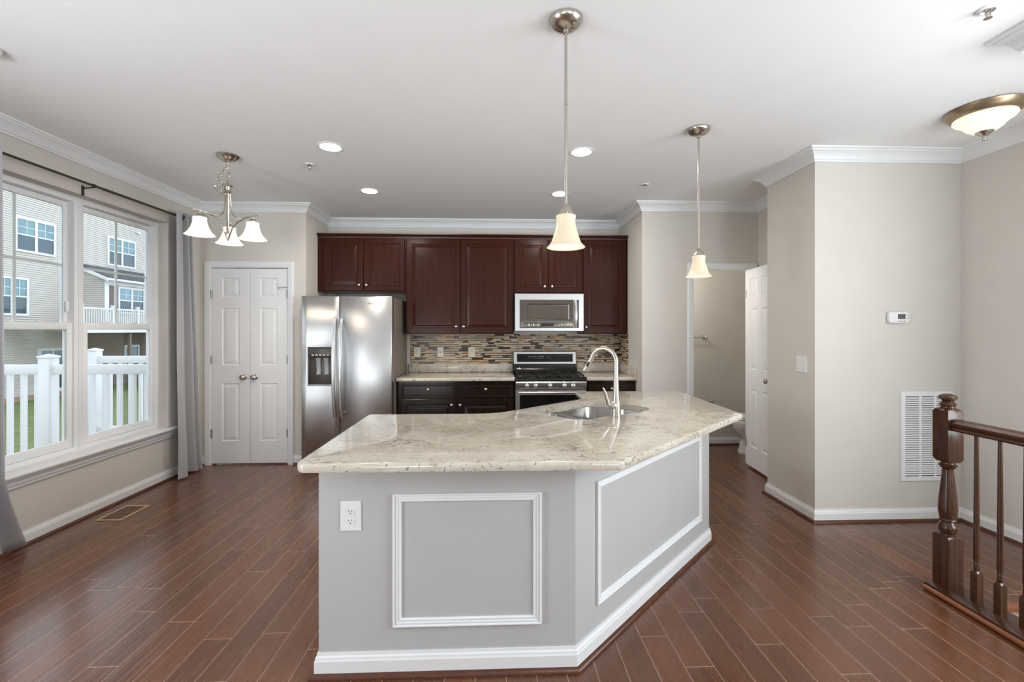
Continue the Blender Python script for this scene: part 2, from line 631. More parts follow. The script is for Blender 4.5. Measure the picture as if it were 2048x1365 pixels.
def lathe(bm, prof, c, n=28, axis='z', cap0=False, cap1=False):
    cx, cy, cz = c
    rings = []
    for r, h in prof:
        r = max(r, 0.0004)
        pts = []
        for i in range(n):
            a = 2 * PI * i / n
            p, q = r * math.cos(a), r * math.sin(a)
            if axis == 'z':
                pts.append((cx + p, cy + q, cz + h))
            elif axis == 'x':
                pts.append((cx + h, cy + p, cz + q))
            else:
                pts.append((cx + p, cy + h, cz + q))
        rings.append(pts)
    return loft(bm, rings, cap0, cap1)


def frame_at(t):
    t = t.normalized()
    up = Vector((0, 0, 1)) if abs(t.z) < 0.95 else Vector((1, 0, 0))
    a = t.cross(up).normalized()
    return a, t.cross(a).normalized()


def tube(bm, pts, r, n=10, closed=False, caps=True, sx=1.0):
    pts = [Vector(p) for p in pts]
    k = len(pts)
    rad = r if isinstance(r, (list, tuple)) else [r] * k
    rings = []
    a = None
    for i in range(k):
        if closed:
            t = pts[(i + 1) % k] - pts[(i - 1) % k]
        else:
            t = pts[min(i + 1, k - 1)] - pts[max(i - 1, 0)]
        t.normalize()
        if a is None:
            a, b = frame_at(t)
        else:
            a = (a - t * a.dot(t)).normalized()
            b = t.cross(a).normalized()
        rings.append([pts[i] + (a * math.cos(2 * PI * j / n) * sx + b * math.sin(2 * PI * j / n)) * rad[i] for j in range(n)])
    rs = [ring(bm, q) for q in rings]
    for p, q in zip(rs, rs[1:]):
        bridge(bm, p, q)
    if closed:
        bridge(bm, rs[-1], rs[0])
    elif caps:
        bm.faces.new(rs[0][::-1])
        bm.faces.new(rs[-1])
    return bm


def sweep(bm, prof, path, closed=False, caps=True):
    """prof (offset to the right of travel, z); path (x, y) mitred"""
    n = len(path)
    P = [Vector(p) for p in path]
    rings = []
    for i in range(n):
        if closed or 0 < i < n - 1:
            d0 = (P[i] - P[i - 1]).normalized()
            d1 = (P[(i + 1) % n] - P[i]).normalized()
        elif i == 0:
            d0 = d1 = (P[1] - P[0]).normalized()
        else:
            d0 = d1 = (P[-1] - P[-2]).normalized()
        n0 = Vector((d0.y, -d0.x))
        n1 = Vector((d1.y, -d1.x))
        mv = (n0 + n1)
        mv = mv / max(1e-6, mv.length_squared) * 2
        rings.append([(P[i].x + mv.x * o, P[i].y + mv.y * o, z) for o, z in prof])
    rs = [ring(bm, q) for q in rings]
    for p, q in zip(rs, rs[1:]):
        bridge(bm, p, q)
    if closed:
        bridge(bm, rs[-1], rs[0])
    elif caps:
        bm.faces.new(rs[0][::-1])
        bm.faces.new(rs[-1])
    return bm


def fillet(poly, rad, seg=6):
    """poly list of (x,y); rad per-vertex or number"""
    out = []
    n = len(poly)
    for i in range(n):
        r = rad[i] if isinstance(rad, (list, tuple)) else rad
        p = Vector(poly[i])
        a = Vector(poly[i - 1]) - p
        b = Vector(poly[(i + 1) % n]) - p
        if r <= 0:
            out.append((p.x, p.y))
            continue
        ang = a.angle(b)
        t = min(r / math.tan(ang / 2), a.length * 0.48, b.length * 0.48)
        r2 = t * math.tan(ang / 2)
        pa, pb = p + a.normalized() * t, p + b.normalized() * t
        c = p + (a.normalized() + b.normalized()).normalized() * (r2 / math.sin(ang / 2))
        a0 = math.atan2(pa.y - c.y, pa.x - c.x)
        a1 = math.atan2(pb.y - c.y, pb.x - c.x)
        d = (a1 - a0 + PI) % (2 * PI) - PI
        for k in range(seg + 1):
            q = a0 + d * k / seg
            out.append((c.x + r2 * math.cos(q), c.y + r2 * math.sin(q)))
    return out


def inset(poly, d):
    """offset a CCW polygon inwards by d"""
    n = len(poly)
    P = [Vector(p) for p in poly]
    out = []
    for i in range(n):
        d0 = (P[i] - P[i - 1]).normalized()
        d1 = (P[(i + 1) % n] - P[i]).normalized()
        n0, n1 = Vector((-d0.y, d0.x)), Vector((-d1.y, d1.x))
        mv = n0 + n1
        mv = mv / max(1e-6, mv.length_squared) * 2
        out.append((P[i].x + mv.x * d, P[i].y + mv.y * d))
    return out


def slab(bm, poly, z0, z1, r=0.01, hole=None):
    """worktop with rounded-over edges and an optional hole"""
    prof = [(r, z0), (r * 0.3, z0 + r * 0.3), (0, z0 + r), (0, z1 - r), (r * 0.13, z1 - r * 0.5), (r * 0.5, z1 - r * 0.13), (r, z1)]
    rs = [ring(bm, [(x, y, z) for x, y in (inset(poly, o) if o else poly)]) for o, z in prof]
    for a, b in zip(rs, rs[1:]):
        bridge(bm, a, b)
    top, bot = rs[-1], rs[0]
    if hole:
        h1 = ring(bm, [(x, y, z1) for x, y in hole])
        h0 = ring(bm, [(x, y, z0) for x, y in hole])
        bridge(bm, h1, h0)
        for o, h in ((top, h1), (bot, h0)):
            es = []
            for L in (o, h):
                for i in range(len(L)):
                    e = bm.edges.get((L[i], L[(i + 1) % len(L)]))
                    es.append(e)
            bmesh.ops.triangle_fill(bm, use_beauty=True, use_dissolve=False, edges=es)
    else:
        bm.faces.new(top)
        bm.faces.new(bot[::-1])
    return bm


def panel_slab(bm, w, h, t, panels, rings, mtx=None, edge=0.003):
    """door slab, front at y=0 facing -y; each panel is a loft of nested rectangles (inset, depth)"""
    xs = sorted({0.0, w} | {p[0] for p in panels} | {p[1] for p in panels})
    zs = sorted({0.0, h} | {p[2] for p in panels} | {p[3] for p in panels})
    V = {}

    def v(x, y, z):
        k = (round(x, 5), round(y, 5), round(z, 5))
        if k not in V:
            V[k] = bm.verts.new((x, y, z))
        return V[k]

    def q(*pts):
        try:
            bm.faces.new([v(*p) for p in pts])
        except ValueError:
            pass
    e = edge

    def ex(x): return e if x == 0 else (w - e if x == w else x)
    def ez(z): return e if z == 0 else (h - e if z == h else z)
    for i in range(len(xs) - 1):
        for j in range(len(zs) - 1):
            cx, cz = (xs[i] + xs[i + 1]) / 2, (zs[j] + zs[j + 1]) / 2
            if any(p[0] < cx < p[1] and p[2] < cz < p[3] for p in panels):
                continue
            a, b, c, d = ex(xs[i]), ex(xs[i + 1]), ez(zs[j]), ez(zs[j + 1])
            q((a, 0, c), (b, 0, c), (b, 0, d), (a, 0, d))
    for p in panels:
        prev = None
        for o, dp in rings:
            r = [(p[0] + o, dp, p[2] + o), (p[1] - o, dp, p[2] + o), (p[1] - o, dp, p[3] - o), (p[0] + o, dp, p[3] - o)]
            if prev:
                for k in range(4):
                    q(prev[k], prev[(k + 1) % 4], r[(k + 1) % 4], r[k])
            prev = r
        q(*prev)
    # rim, sides, back
    for i in range(len(xs) - 1):
        a, b = xs[i], xs[i + 1]
        A, Bx = ex(a), ex(b)
        q((A, 0, e), (Bx, 0, e), (b, e, 0), (a, e, 0))
        q((A, 0, h - e), (Bx, 0, h - e), (b, e, h), (a, e, h))
        q((a, e, 0), (b, e, 0), (b, t, 0), (a, t, 0))
        q((a, e, h), (b, e, h), (b, t, h), (a, t, h))
    for j in range(len(zs) - 1):
        a, b = zs[j], zs[j + 1]
        A, Bz = ez(a), ez(b)
        q((e, 0, A), (e, 0, Bz), (0, e, b), (0, e, a))
        q((w - e, 0, A), (w - e, 0, Bz), (w, e, b), (w, e, a))
        q((0, e, a), (0, e, b), (0, t, b), (0, t, a))
        q((w, e, a), (w, e, b), (w, t, b), (w, t, a))
    for i in range(len(xs) - 1):
        for j in range(len(zs) - 1):
            q((xs[i], t, zs[j]), (xs[i + 1], t, zs[j]), (xs[i + 1], t, zs[j + 1]), (xs[i], t, zs[j + 1]))
    if mtx is not None:
        bmesh.ops.transform(bm, matrix=mtx, verts=list(V.values()))
    return bm


def moulded_frame(bm, w, h, prof, mtx):
    """closed picture-frame moulding; prof (inset, height) ; lies in local xz plane, rises to -y"""
    rs = []
    for o, d in prof:
        rs.append(ring(bm, [(o, -d, o), (w - o, -d, o), (w - o, -d, h - o), (o, -d, h - o)]))
    for a, b in zip(rs, rs[1:]):
        bridge(bm, a, b)
    bridge(bm, rs[-1], rs[0])
    bmesh.ops.transform(bm, matrix=mtx, verts=[v for r in rs for v in r])
    return bm


def wall_box(bm, axis, a0, a1, p0, p1, z0, z1, holes=()):
    """wall running along axis from a0 to a1, thickness p0..p1, rectangular holes (s0,s1,z0,z1)"""
    ss = sorted({a0, a1} | {h[0] for h in holes} | {h[1] for h in holes})
    zz = sorted({z0, z1} | {h[2] for h in holes} | {h[3] for h in holes})
    V = {}

    def v(s, p, z):
        k = (round(s, 4), round(p, 4), round(z, 4))
        if k not in V:
            V[k] = bm.verts.new((s, p, z) if axis == 'x' else (p, s, z))
        return V[k]
    solid = {}
    for i in range(len(ss) - 1):
        for j in range(len(zz) - 1):
            cs, cz = (ss[i] + ss[i + 1]) / 2, (zz[j] + zz[j + 1]) / 2
            solid[i, j] = not any(h[0] < cs < h[1] and h[2] < cz < h[3] for h in holes)
    for (i, j), ok in solid.items():
        if not ok:
            continue
        a, b, c, d = ss[i], ss[i + 1], zz[j], zz[j + 1]
        for p in (p0, p1):
            bm.faces.new((v(a, p, c), v(b, p, c), v(b, p, d), v(a, p, d)))
        for (di, dj, q) in ((-1, 0, ((a, c), (a, d))), (1, 0, ((b, c), (b, d))), (0, -1, ((a, c), (b, c))), (0, 1, ((a, d), (b, d)))):
            if not solid.get((i + di, j + dj), False):
                (s1, t1), (s2, t2) = q
                bm.faces.new((v(s1, p0, t1), v(s2, p0, t2), v(s2, p1, t2), v(s1, p1, t1)))
    return bm


def text_mesh(body, size, shear=0.0, depth=0.0006):
    cu = bpy.data.curves.new('lettering', 'FONT')
    cu.body = body
    cu.size = size
    cu.shear = shear
    cu.extrude = depth
    cu.offset = size * 0.02
    cu.align_x = 'CENTER'
    cu.align_y = 'CENTER'
    o = bpy.data.objects.new('lettering', cu)
    COL.objects.link(o)
    bpy.context.view_layer.update()
    me = bpy.data.meshes.new_from_object(o.evaluated_get(bpy.context.evaluated_depsgraph_get()))
    bpy.data.objects.remove(o)
    bm = bmesh.new()
    bm.from_mesh(me)
    bpy.data.meshes.remove(me)
    return bm


def T(*p):
    return Matrix.Translation(p)


RX90 = Matrix.Rotation(R(90), 4, 'X')     # text laid in xy stands up facing -y

# ------------------------------------------------------------------ room shell
CZ = 2.755
XL, XR = -3.11, 3.48
YP, YB, YD, YV = 4.80, 5.42, 4.60, 3.205   # pantry wall, back wall, bath door wall, vent wall
XA, XC = -2.01, 1.53                        # alcove left / right returns
XS, XH, YS = 2.36, 2.77, 3.78               # switch wall, hall wall, recess face
WY0, WY1, WZ0, WZ1 = 2.735, 4.35, 0.475, 2.44

bm = B()
box(bm, -3.31, 2.53, -3.7, 5.52, -0.05, 0.0)
box(bm, 2.53, 3.58, 2.22, 5.52, -0.05, 0.0)
box(bm, 2.53, 3.58, -3.7, -1.4, -0.05, 0.0)
struct('floor', bm, M['floor'], smooth=False)
bm = B()
box(bm, -3.31, 3.6, -3.7, 5.52, CZ, CZ + 0.1)
struct('ceiling', bm, M['ceiling'], smooth=False)

struct('wall_left', wall_box(B(), 'y', -3.7, 4.9, -3.31, XL, 0, CZ, [(WY0, WY1, WZ0, WZ1)]), M['wall'], smooth=False)
struct('wall_pantry', wall_box(B(), 'x', XL, XA, YP, YP + 0.1, 0, CZ, [(-2.995, -2.195, 0, 2.085)]), M['wall'], smooth=False)
struct('wall_closet', wall_box(B(), 'x', -3.31, XA - 0.1, YB - 0.02, YB + 0.1, 0, CZ), M['wall'], smooth=False)
struct('wall_alcove_left', wall_box(B(), 'y', YP + 0.1, YB, XA - 0.1, XA, 0, CZ), M['wall'], smooth=False)
struct('wall_back', wall_box(B(), 'x', XA - 0.1, 3.6, YB, YB + 0.1, 0, CZ), M['wall'], smooth=False)
struct('wall_alcove_right', wall_box(B(), 'y', YD, YB, XC, XC + 0.1, 0, CZ), M['wall'], smooth=False)
struct('wall_bath', wall_box(B(), 'x', XC + 0.1, 3.6, YD, YD + 0.1, 0, CZ, [(2.073, 2.700, 0, 2.066)]), M['wall'], smooth=False)
struct('wall_bath_right', wall_box(B(), 'y', YD + 0.1, YB, 3.5, 3.6, 0, CZ), M['wall'], smooth=False)
struct('wall_hall', wall_box(B(), 'y', YS, YD, XH, XH + 0.1, 0, CZ), M['wall'], smooth=False)
bm = B()
box(bm, XS, XH + 0.1, YV, YS, 0, CZ)
struct('wall_switch', bm, M['wall'], smooth=False)
struct('wall_vent', wall_box(B(), 'x', XH + 0.1, 3.6, YV, YV + 0.1, 0, CZ), M['wall'], smooth=False)
struct('wall_right', wall_box(B(), 'y', -3.7, YV, XR, 3.6, -1.9, CZ), M['wall'], smooth=False)
struct('wall_front', wall_box(B(), 'x', XL, XR, -3.7, -3.6, 0, CZ), M['wall'], smooth=False)

# crown, baseboards, brown shoe moulding
CROWN = [(0, CZ - 0.09), (0.011, CZ - 0.09), (0.013, CZ - 0.078), (0.02, CZ - 0.073), (0.024, CZ - 0.062), (0.036, CZ - 0.042),
         (0.054, CZ - 0.028), (0.066, CZ - 0.022), (0.07, CZ - 0.014), (0.083, CZ - 0.012), (0.085, CZ), (0, CZ)]
LOOP = [(XL, -3.6), (XL, YP), (XA, YP), (XA, YB), (XC, YB), (XC, YD), (XH, YD), (XH, YS), (XS, YS), (XS, YV), (XR, YV), (XR, -3.6)]
struct('trim_1', sweep(B(), CROWN, LOOP, closed=True), M['trim'], ang=25)
# dropped beam over the stairwell with its own crown
bm = B()
box(bm, 2.36, 3.39, -3.5, 1.90, CZ - 0.092, CZ)
sweep(bm, [(o, z) for o, z in CROWN], [(3.39, 1.90), (2.36, 1.90), (2.36, -3.5)])
struct('trim_2', bm, M['trim'], ang=25)

BASE = [(0, 0), (0.014, 0), (0.014, 0.066), (0.011, 0.072), (0.0105, 0.08), (0.006, 0.086), (0.005, 0.096), (0, 0.096)]
SHOE = [(0.0142, 0.0), (0.032, 0.0), (0.0315, 0.006), (0.028, 0.013), (0.022, 0.017), (0.0142, 0.019)]
runs = {'left': [(XL, -3.6), (XL, YP), (-3.056, YP)],
        'pantry': [(-2.134, YP), (XA, YP), (XA, YP + 0.12)],
        'bath_door': [(XC, 4.735), (XC, YD), (2.006, YD)],
        'right': [(2.762, YD), (XH, YD), (XH, YS), (XS, YS), (XS, YV), (XR, YV), (XR, 2.24)],
        'bath': [(XC + 0.1, YB), (3.5, YB)]}
for k, pth in runs.items():
    struct('baseboard_' + k, sweep(B(), BASE, pth), M['trim'], ang=25)
    struct('trim_shoe_' + k, sweep(B(), SHOE, pth), M['shoe'])

# ------------------------------------------------------------------ pantry double door
CASP = [(0, 0.0), (0, 0.009), (0.006, 0.013), (0.02, 0.013), (0.03, 0.017), (0.055, 0.018), (0.06, 0.014), (0.06, 0.0)]


def casing(bm, x0, x1, ztop, yface, wdt=0.06):
    """door casing on a wall facing -y, around opening x0..x1"""
    path = [((x0, 0.0), (-1, 0)), ((x0, ztop), (-1, 1)), ((x1, ztop), (1, 1)), ((x1, 0.0), (1, 0))]
    rs = []
    for (px, pz), (dx, dz) in path:
        rs.append(ring(bm, [(px + dx * o, yface - d, pz + dz * o) for o, d in CASP]))
    for a, b in zip(rs, rs[1:]):
        bridge(bm, a, b)
    bm.faces.new(rs[0][::-1])
    bm.faces.new(rs[-1])
    return bm


RAISED = [(0, 0), (0.008, 0.006), (0.014, 0.007), (0.042, 0.001), (0.05, 0.0005)]
d1 = thing('door_1', (-2.595, YP, 0), 'white double pantry door of two narrow three-panel leaves', 'door', kind='structure')
bm = casing(B(), -2.995, -2.195, 2.085, YP)
box(bm, -2.9945, -2.988, YP + 0.003, YP + 0.09, 0, 2.085)
box(bm, -2.202, -2.1955, YP + 0.003, YP + 0.09, 0, 2.085)
box(bm, -2.988, -2.202, YP + 0.003, YP + 0.09, 2.078, 2.0845)
put('casing', bm, M['trim'], d1)
for s, x0 in ((0, -2.9865), (1, -2.5935)):
    lw = 0.390
    px0 = 0.105
    leaf = put('leaf', panel_slab(B(), lw, 2.058, 0.035, [(px0, lw - px0, 0.235, 0.845), (px0, lw - px0, 1.035, 1.640), (px0, lw - px0, 1.755, 1.960)], RAISED, T(x0, YP + 0.004, 0.014)), M['door'], d1, smooth=False)
    kx = x0 + (lw - 0.055 if s == 0 else 0.055)
    bm = B()
    lathe(bm, [(0.026, 0.0), (0.027, -0.004), (0.022, -0.008), (0.010, -0.012), (0.009, -0.024), (0.018, -0.03), (0.0265, -0.040), (0.026, -0.052), (0.017, -0.060), (0.0, -0.062)], (kx, YP + 0.004, 0.925), 24, 'y', cap1=True)
    put('knob', bm, M['nickel'], leaf)
    hx = x0 - 0.001 if s == 0 else x0 + lw + 0.001
    for hz in (0.33, 1.11, 1.80):
        bm = B()
        lathe(bm, [(0.0065, -0.045), (0.0065, 0.045)], (hx, YP - 0.003, hz), 10, 'z', True, True)
        put('hinge', bm, M['hinge'], leaf)
    bm = B()
    cx = x0 + (0.27 if s == 0 else 0.12)
    box(bm, cx - 0.028, cx + 0.028, YP + 0.006, YP + 0.03, 2.0725, 2.0765)
    put('ball_catch', bm, M['hinge'], leaf)
bm = B()
tube(bm, [(-2.204, YP - 0.009, 1.874), (-2.228, YP - 0.012, 1.872), (-2.25, YP - 0.014, 1.876), (-2.285, YP - 0.012, 1.868)], 0.004, 8)
lathe(bm, [(0.007, 0), (0.007, -0.006)], (-2.287, YP - 0.008, 1.868), 12, 'y', True, True)
put('hinge_stop', bm, M['chrome'], d1)

# ------------------------------------------------------------------ bath door (open)
d2 = thing('door_2', (2.36, YD, 0), 'white six-panel bathroom door standing open', 'door', kind='structure')
bm = casing(B(), 2.073, 2.700, 2.066, YD)
box(bm, 2.0735, 2.083, YD + 0.003, YD + 0.097, 0, 2.066)
box(bm, 2.690, 2.6995, YD + 0.003, YD + 0.097, 0, 2.066)
box(bm, 2.083, 2.690, YD + 0.003, YD + 0.097, 2.056, 2.0655)
put('casing', bm, M['trim'], d2)
LW = 0.555
hinge = Vector((2.630, YD - 0.022, 0.02))
ux = Vector((0.10, 0.995, 0)).normalized()
# flip so that local -y points to -x
MDF = T(*hinge) @ Matrix.Rotation(math.atan2(-ux.y, -ux.x), 4, 'Z')
pn = []
for (za, zb) in ((0.21, 0.80), (1.0, 1.62), (1.73, 1.93)):
    pn += [(0.085, 0.235, za, zb), (0.32, 0.47, za, zb)]
leaf = put('leaf', panel_slab(B(), LW, 2.03, 0.035, pn, RAISED, MDF), M['door'], d2, smooth=False)
bm = B()
lathe(bm, [(0.026, 0.0), (0.027, -0.004), (0.022, -0.008), (0.010, -0.012), (0.009, -0.026), (0.018, -0.032), (0.0265, -0.042), (0.026, -0.052), (0.017, -0.060), (0.0, -0.062)], (0, 0, 0), 24, 'y', cap1=True)
bmesh.ops.transform(bm, matrix=MDF @ T(LW - 0.06, 0.0, 0.92), verts=bm.verts)
put('knob', bm, M['nickel'], leaf)
bm = B()
lathe(bm, [(0.0065, -0.045), (0.0065, 0.045)], (2.630, YD - 0.026, 0.25), 10, 'z', True, True)
put('hinge', bm, M['hinge'], leaf)
bm = B()
lathe(bm, [(0.0065, -0.045), (0.0065, 0.045)], (2.630, YD - 0.026, 1.8), 10, 'z', True, True)
put('hinge', bm, M['hinge'], leaf)

# ------------------------------------------------------------------ window with two double-hung units
w1 = thing('window_1', (XL, (WY0 + WY1) / 2, WZ0), 'white twin double-hung window over a moulded sill', 'window', kind='structure')
XF = -3.200            # room-side face of the frame
bm = B()
ymid = (WY0 + WY1) / 2
for y0, y1 in ((WY0, WY0 + 0.035), (WY1 - 0.035, WY1), (ymid - 0.038, ymid + 0.038)):
    box(bm, XF - 0.09, XF, y0, y1, WZ0 + 0.02, WZ1, 0.003)
box(bm, XF - 0.0895, XF - 0.0005, WY0 + 0.03, WY1 - 0.03, WZ1 - 0.04, WZ1 - 0.0005, 0.003)
box(bm, XF - 0.0895, XF - 0.0005, WY0 + 0.03, WY1 - 0.03, WZ0 + 0.02, WZ0 + 0.055, 0.003)
for y0, y1 in ((ymid - 0.010, ymid + 0.010),):
    box(bm, XF - 0.001, XF + 0.010, y0, y1, WZ0 + 0.04, WZ1 - 0.03, 0.003)
put('frame', bm, M['vinyl'], w1)
for (y0, y1) in ((WY0 + 0.0355, ymid - 0.0385), (ymid + 0.0385, WY1 - 0.0355)):
    # upper sash (outer track)
    xs0, xs1 = XF - 0.075, XF - 0.047
    za, zb = 1.425, WZ1 - 0.042
    bm = B()
    st = 0.038
    box(bm, xs0, xs1, y0, y0 + st, za, zb, 0.004)
    box(bm, xs0, xs1, y1 - st, y1, za, zb, 0.004)
    box(bm, xs0 + .0005, xs1 - .0005, y0 + st - 0.004, y1 - st + 0.004, zb - 0.045, zb - .0005, 0.004)
    box(bm, xs0 + .0005, xs1 - .0005, y0 + st - 0.004, y1 - st + 0.004, za + .0005, za + 0.045, 0.004)
    up = put('upper_sash', bm, M['vinyl'], w1)
    ym = (y0 + y1) / 2
    zm = (za + zb) / 2
    bm = B()
    xm = (xs0 + xs1) / 2
    box(bm, xm - 0.004, xm + 0.004, ym - 0.010, ym + 0.010, za + 0.04, zb - 0.04)
    box(bm, xm - 0.0035, xm + 0.0035, y0 + st - 0.003, y1 - st + 0.003, zm - 0.009, zm + 0.009)
    put('muntin', bm, M['vinyl'], up)
    bm = B()
    box(bm, xm + 0.007, xm + 0.009, y0 + st - 0.003, y1 - st + 0.003, za + 0.04, zb - 0.04)
    put('pane', bm, M['glass'], up, smooth=False)
    # lower sash (inner track)
    xs0, xs1 = XF - 0.044, XF - 0.010
    za, zb = WZ0 + 0.057, 1.478
    st = 0.047
    bm = B()
    box(bm, xs0, xs1, y0 + 0.004, y0 + st, za, zb, 0.004)
    box(bm, xs0, xs1, y1 - st, y1 - 0.004, za, zb, 0.004)
    box(bm, xs0 + .0005, xs1 - .0005, y0 + st - 0.004, y1 - st + 0.004, zb - 0.052, zb - .0005, 0.004)
    box(bm, xs0 + .0005, xs1 - .0005, y0 + st - 0.004, y1 - st + 0.004, za + .0005, za + 0.06, 0.004)
    lo = put('lower_sash', bm, M['vinyl'], w1)
    xm = (xs0 + xs1) / 2
    bm = B()
    box(bm, xm - 0.001, xm + 0.001, y0 + st - 0.003, y1 - st + 0.003, za + 0.057, zb - 0.05)
    put('pane', bm, M['glass'], lo, smooth=False)
    for q in (0.3, 0.7):
        bm = B()
        yy = y0 + (y1 - y0) * q
        box(bm, xs0 + 0.004, xs1 - 0.004, yy - 0.03, yy + 0.03, zb, zb + 0.012, 0.004)
        put('sash_lock', bm, M['vinyl'], lo)
    for yy in (y0 + 0.02, y1 - 0.02):
        bm = B()
        box(bm, XF - 0.046, XF - 0.03, yy - 0.012, yy + 0.012, 1.56, 1.64, 0.003)
        put('vent_stop', bm, M['vinyl'], up)
# moulded stool and apron
SILL = [(0, WZ0 + 0.0), (0.075, WZ0 + 0.0), (0.075, WZ0 - 0.004), (0.082, WZ0 + 0.002), (0.084, WZ0 + 0.012), (0.078, WZ0 + 0.022), (0.0, WZ0 + 0.022)]
bm = B()
sweep(bm, [(-0.09 + 0.0, WZ0 + 0.001), (0.055, WZ0 + 0.001), (0.062, WZ0 + 0.006), (0.062, WZ0 + 0.016), (0.056, WZ0 + 0.021), (-0.09, WZ0 + 0.021)], [(XL, WY0 + 0.001), (XL, WY1 - 0.001)])
sweep(bm, [(0.0005, WZ0 + 0.0012), (0.055, WZ0 + 0.0012), (0.0615, WZ0 + 0.006), (0.0615, WZ0 + 0.016), (0.0555, WZ0 + 0.0208), (0.0005, WZ0 + 0.0208)], [(XL, WY0 - 0.06), (XL, WY1 + 0.075)])
put('sill', bm, M['trim'], w1, ang=30)
bm = B()
sweep(bm, [(0, WZ0 - 0.075), (0.014, WZ0 - 0.075), (0.016, WZ0 - 0.06), (0.024, WZ0 - 0.05), (0.026, WZ0 - 0.03), (0.044, WZ0 - 0.012), (0.048, WZ0), (0, WZ0)], [(XL, WY0 - 0.045), (XL, WY1 + 0.06)])
put('apron', bm, M['trim'], w1, ang=30)

# ------------------------------------------------------------------ curtains on a rod
RZ, RXX = 2.51, -3.025
rod = thing('curtain_rod', (RXX, 3.2, RZ), 'thin dark bronze curtain rod above the window', 'curtain rod')
bm = B()
tube(bm, [(RXX, 1.95, RZ), (RXX, 3.55, RZ)], 0.0085, 12)
tube(bm, [(RXX, 3.55, RZ), (RXX, 4.60, RZ)], 0.0105, 12)
put('pole', bm, M['rod'], rod)
bm = B()
lathe(bm, [(0.010, 0.0), (0.012, 0.004), (0.010, 0.012), (0.020, 0.020), (0.023, 0.03), (0.018, 0.042), (0.0, 0.048)], (RXX, 4.60, RZ), 18, 'y', True, True)
put('finial', bm, M['rod'], rod)
for yb in (3.47, 2.6):
    bm = B()
    tube(bm, [(XL + 0.004, yb, RZ - 0.02), (RXX + 0.01, yb, RZ - 0.012)], 0.005, 8)
    box(bm, XL + 0.0005, XL + 0.006, yb - 0.010, yb + 0.010, RZ - 0.075, RZ + 0.0)
    lathe(bm, [(0.0135, -0.008), (0.0135, 0.008)], (RXX, yb, RZ), 14, 'y', True, True)
    put('bracket', bm, M['rod'], rod)


def curtain(pathf, nz, ns, z0, z1, name, label, grp, grom):
    o = thing(name, (RXX, pathf(0.5, 0.5)[1], 0.02), label, 'curtain', grp)
    bm = B()
    front, back = [], []
    for i in range(nz + 1):
        t = i / nz
        z = z0 + (z1 - z0) * t
        row = []
        for j in range(ns + 1):
            s = j / ns
            x, y = pathf(s, t)
            row.append((x, y, z))
        front.append(row)
    # give the cloth thickness
    def nrm(i, j):
        a = Vector(front[i][min(j + 1, ns)]) - Vector(front[i][max(j - 1, 0)])
        v = Vector((a.y, -a.x, 0))
        return v.normalized() if v.length > 1e-6 else Vector((1, 0, 0))
    F = [[bm.verts.new(p) for p in row] for row in front]
    K = [[bm.verts.new(Vector(front[i][j]) - nrm(i, j) * 0.003) for j in range(ns + 1)] for i in range(nz + 1)]
    for i in range(nz):
        for j in range(ns):
            bm.faces.new((F[i][j], F[i][j + 1], F[i + 1][j + 1], F[i + 1][j]))
            bm.faces.new((K[i][j], K[i + 1][j], K[i + 1][j + 1], K[i][j + 1]))
        for j in (0, ns):
            bm.faces.new((F[i][j], F[i + 1][j], K[i + 1][j], K[i][j]))
    for j in range(ns):
        for i in (0, nz):
            bm.faces.new((F[i][j], K[i][j], K[i][j + 1], F[i][j + 1]))
    put('cloth', bm, M['curtain'], o, ang=80)
    for (gy) in grom:
        bm = B()
        c = Vector((RXX, gy, RZ))
        tube(bm, [c + Vector((0.024 * math.cos(a), 0.006 * math.cos(a), 0.024 * math.sin(a))) for a in [2 * PI * k / 18 for k in range(18)]], 0.0045, 8, closed=True)
        put('grommet', bm, M['nickel'], o)
    return o


def cur_right(s, t):
    # t 0 bottom .. 1 top ; broad first fold then tight folds
    wd = 0.41 - 0.165 * t ** 0.7
    y = 4.285 + wd * (s ** 0.9)
    q = 0.12 + 0.95 * s if s < 0.48 else 0.576 + 4.6 * (s - 0.48)
    ph = 2 * PI * q
    amp = (0.046 if s < 0.48 else 0.034) + 0.020 * (1 - t)
    x = RXX + 0.005 + amp * math.sin(ph) + 0.006 * math.sin(9 * t + 5 * s) * (1 - t)
    return max(x, XL + 0.012), y


def cur_left(s, t):
    fl = max(0.0, 1 - t / 0.2)
    fl = fl ** 1.2
    wd = 0.41 + 0.245 * fl * max(0, s - 0.6) / 0.4
    y = 2.375 + wd * s
    ph = 2 * PI * (0.15 + 4.1 * s)
    am = (0.044 + 0.02 * (1 - t)) * (1 - 0.6 * fl * max(0, s - 0.75) / 0.25)
    x = RXX + 0.02 + am * math.sin(ph) - 0.085 * fl * max(0, s - 0.72) / 0.28
    return max(x, XL + 0.02 + (0.05 if 0.14 < t < 0.23 else 0.0)), y


curtain(cur_right, 40, 96, 0.018, RZ + 0.045, 'curtain', 'grey satin curtain gathered at the right side of the window, by the pantry door', 'grey window curtains', (4.33, 4.42, 4.49))
curtain(cur_left, 40, 96, 0.018, RZ + 0.045, 'curtain', 'grey satin curtain at the left edge of the window, flaring at its hem', 'grey window curtains', (2.45, 2.62, 2.78))

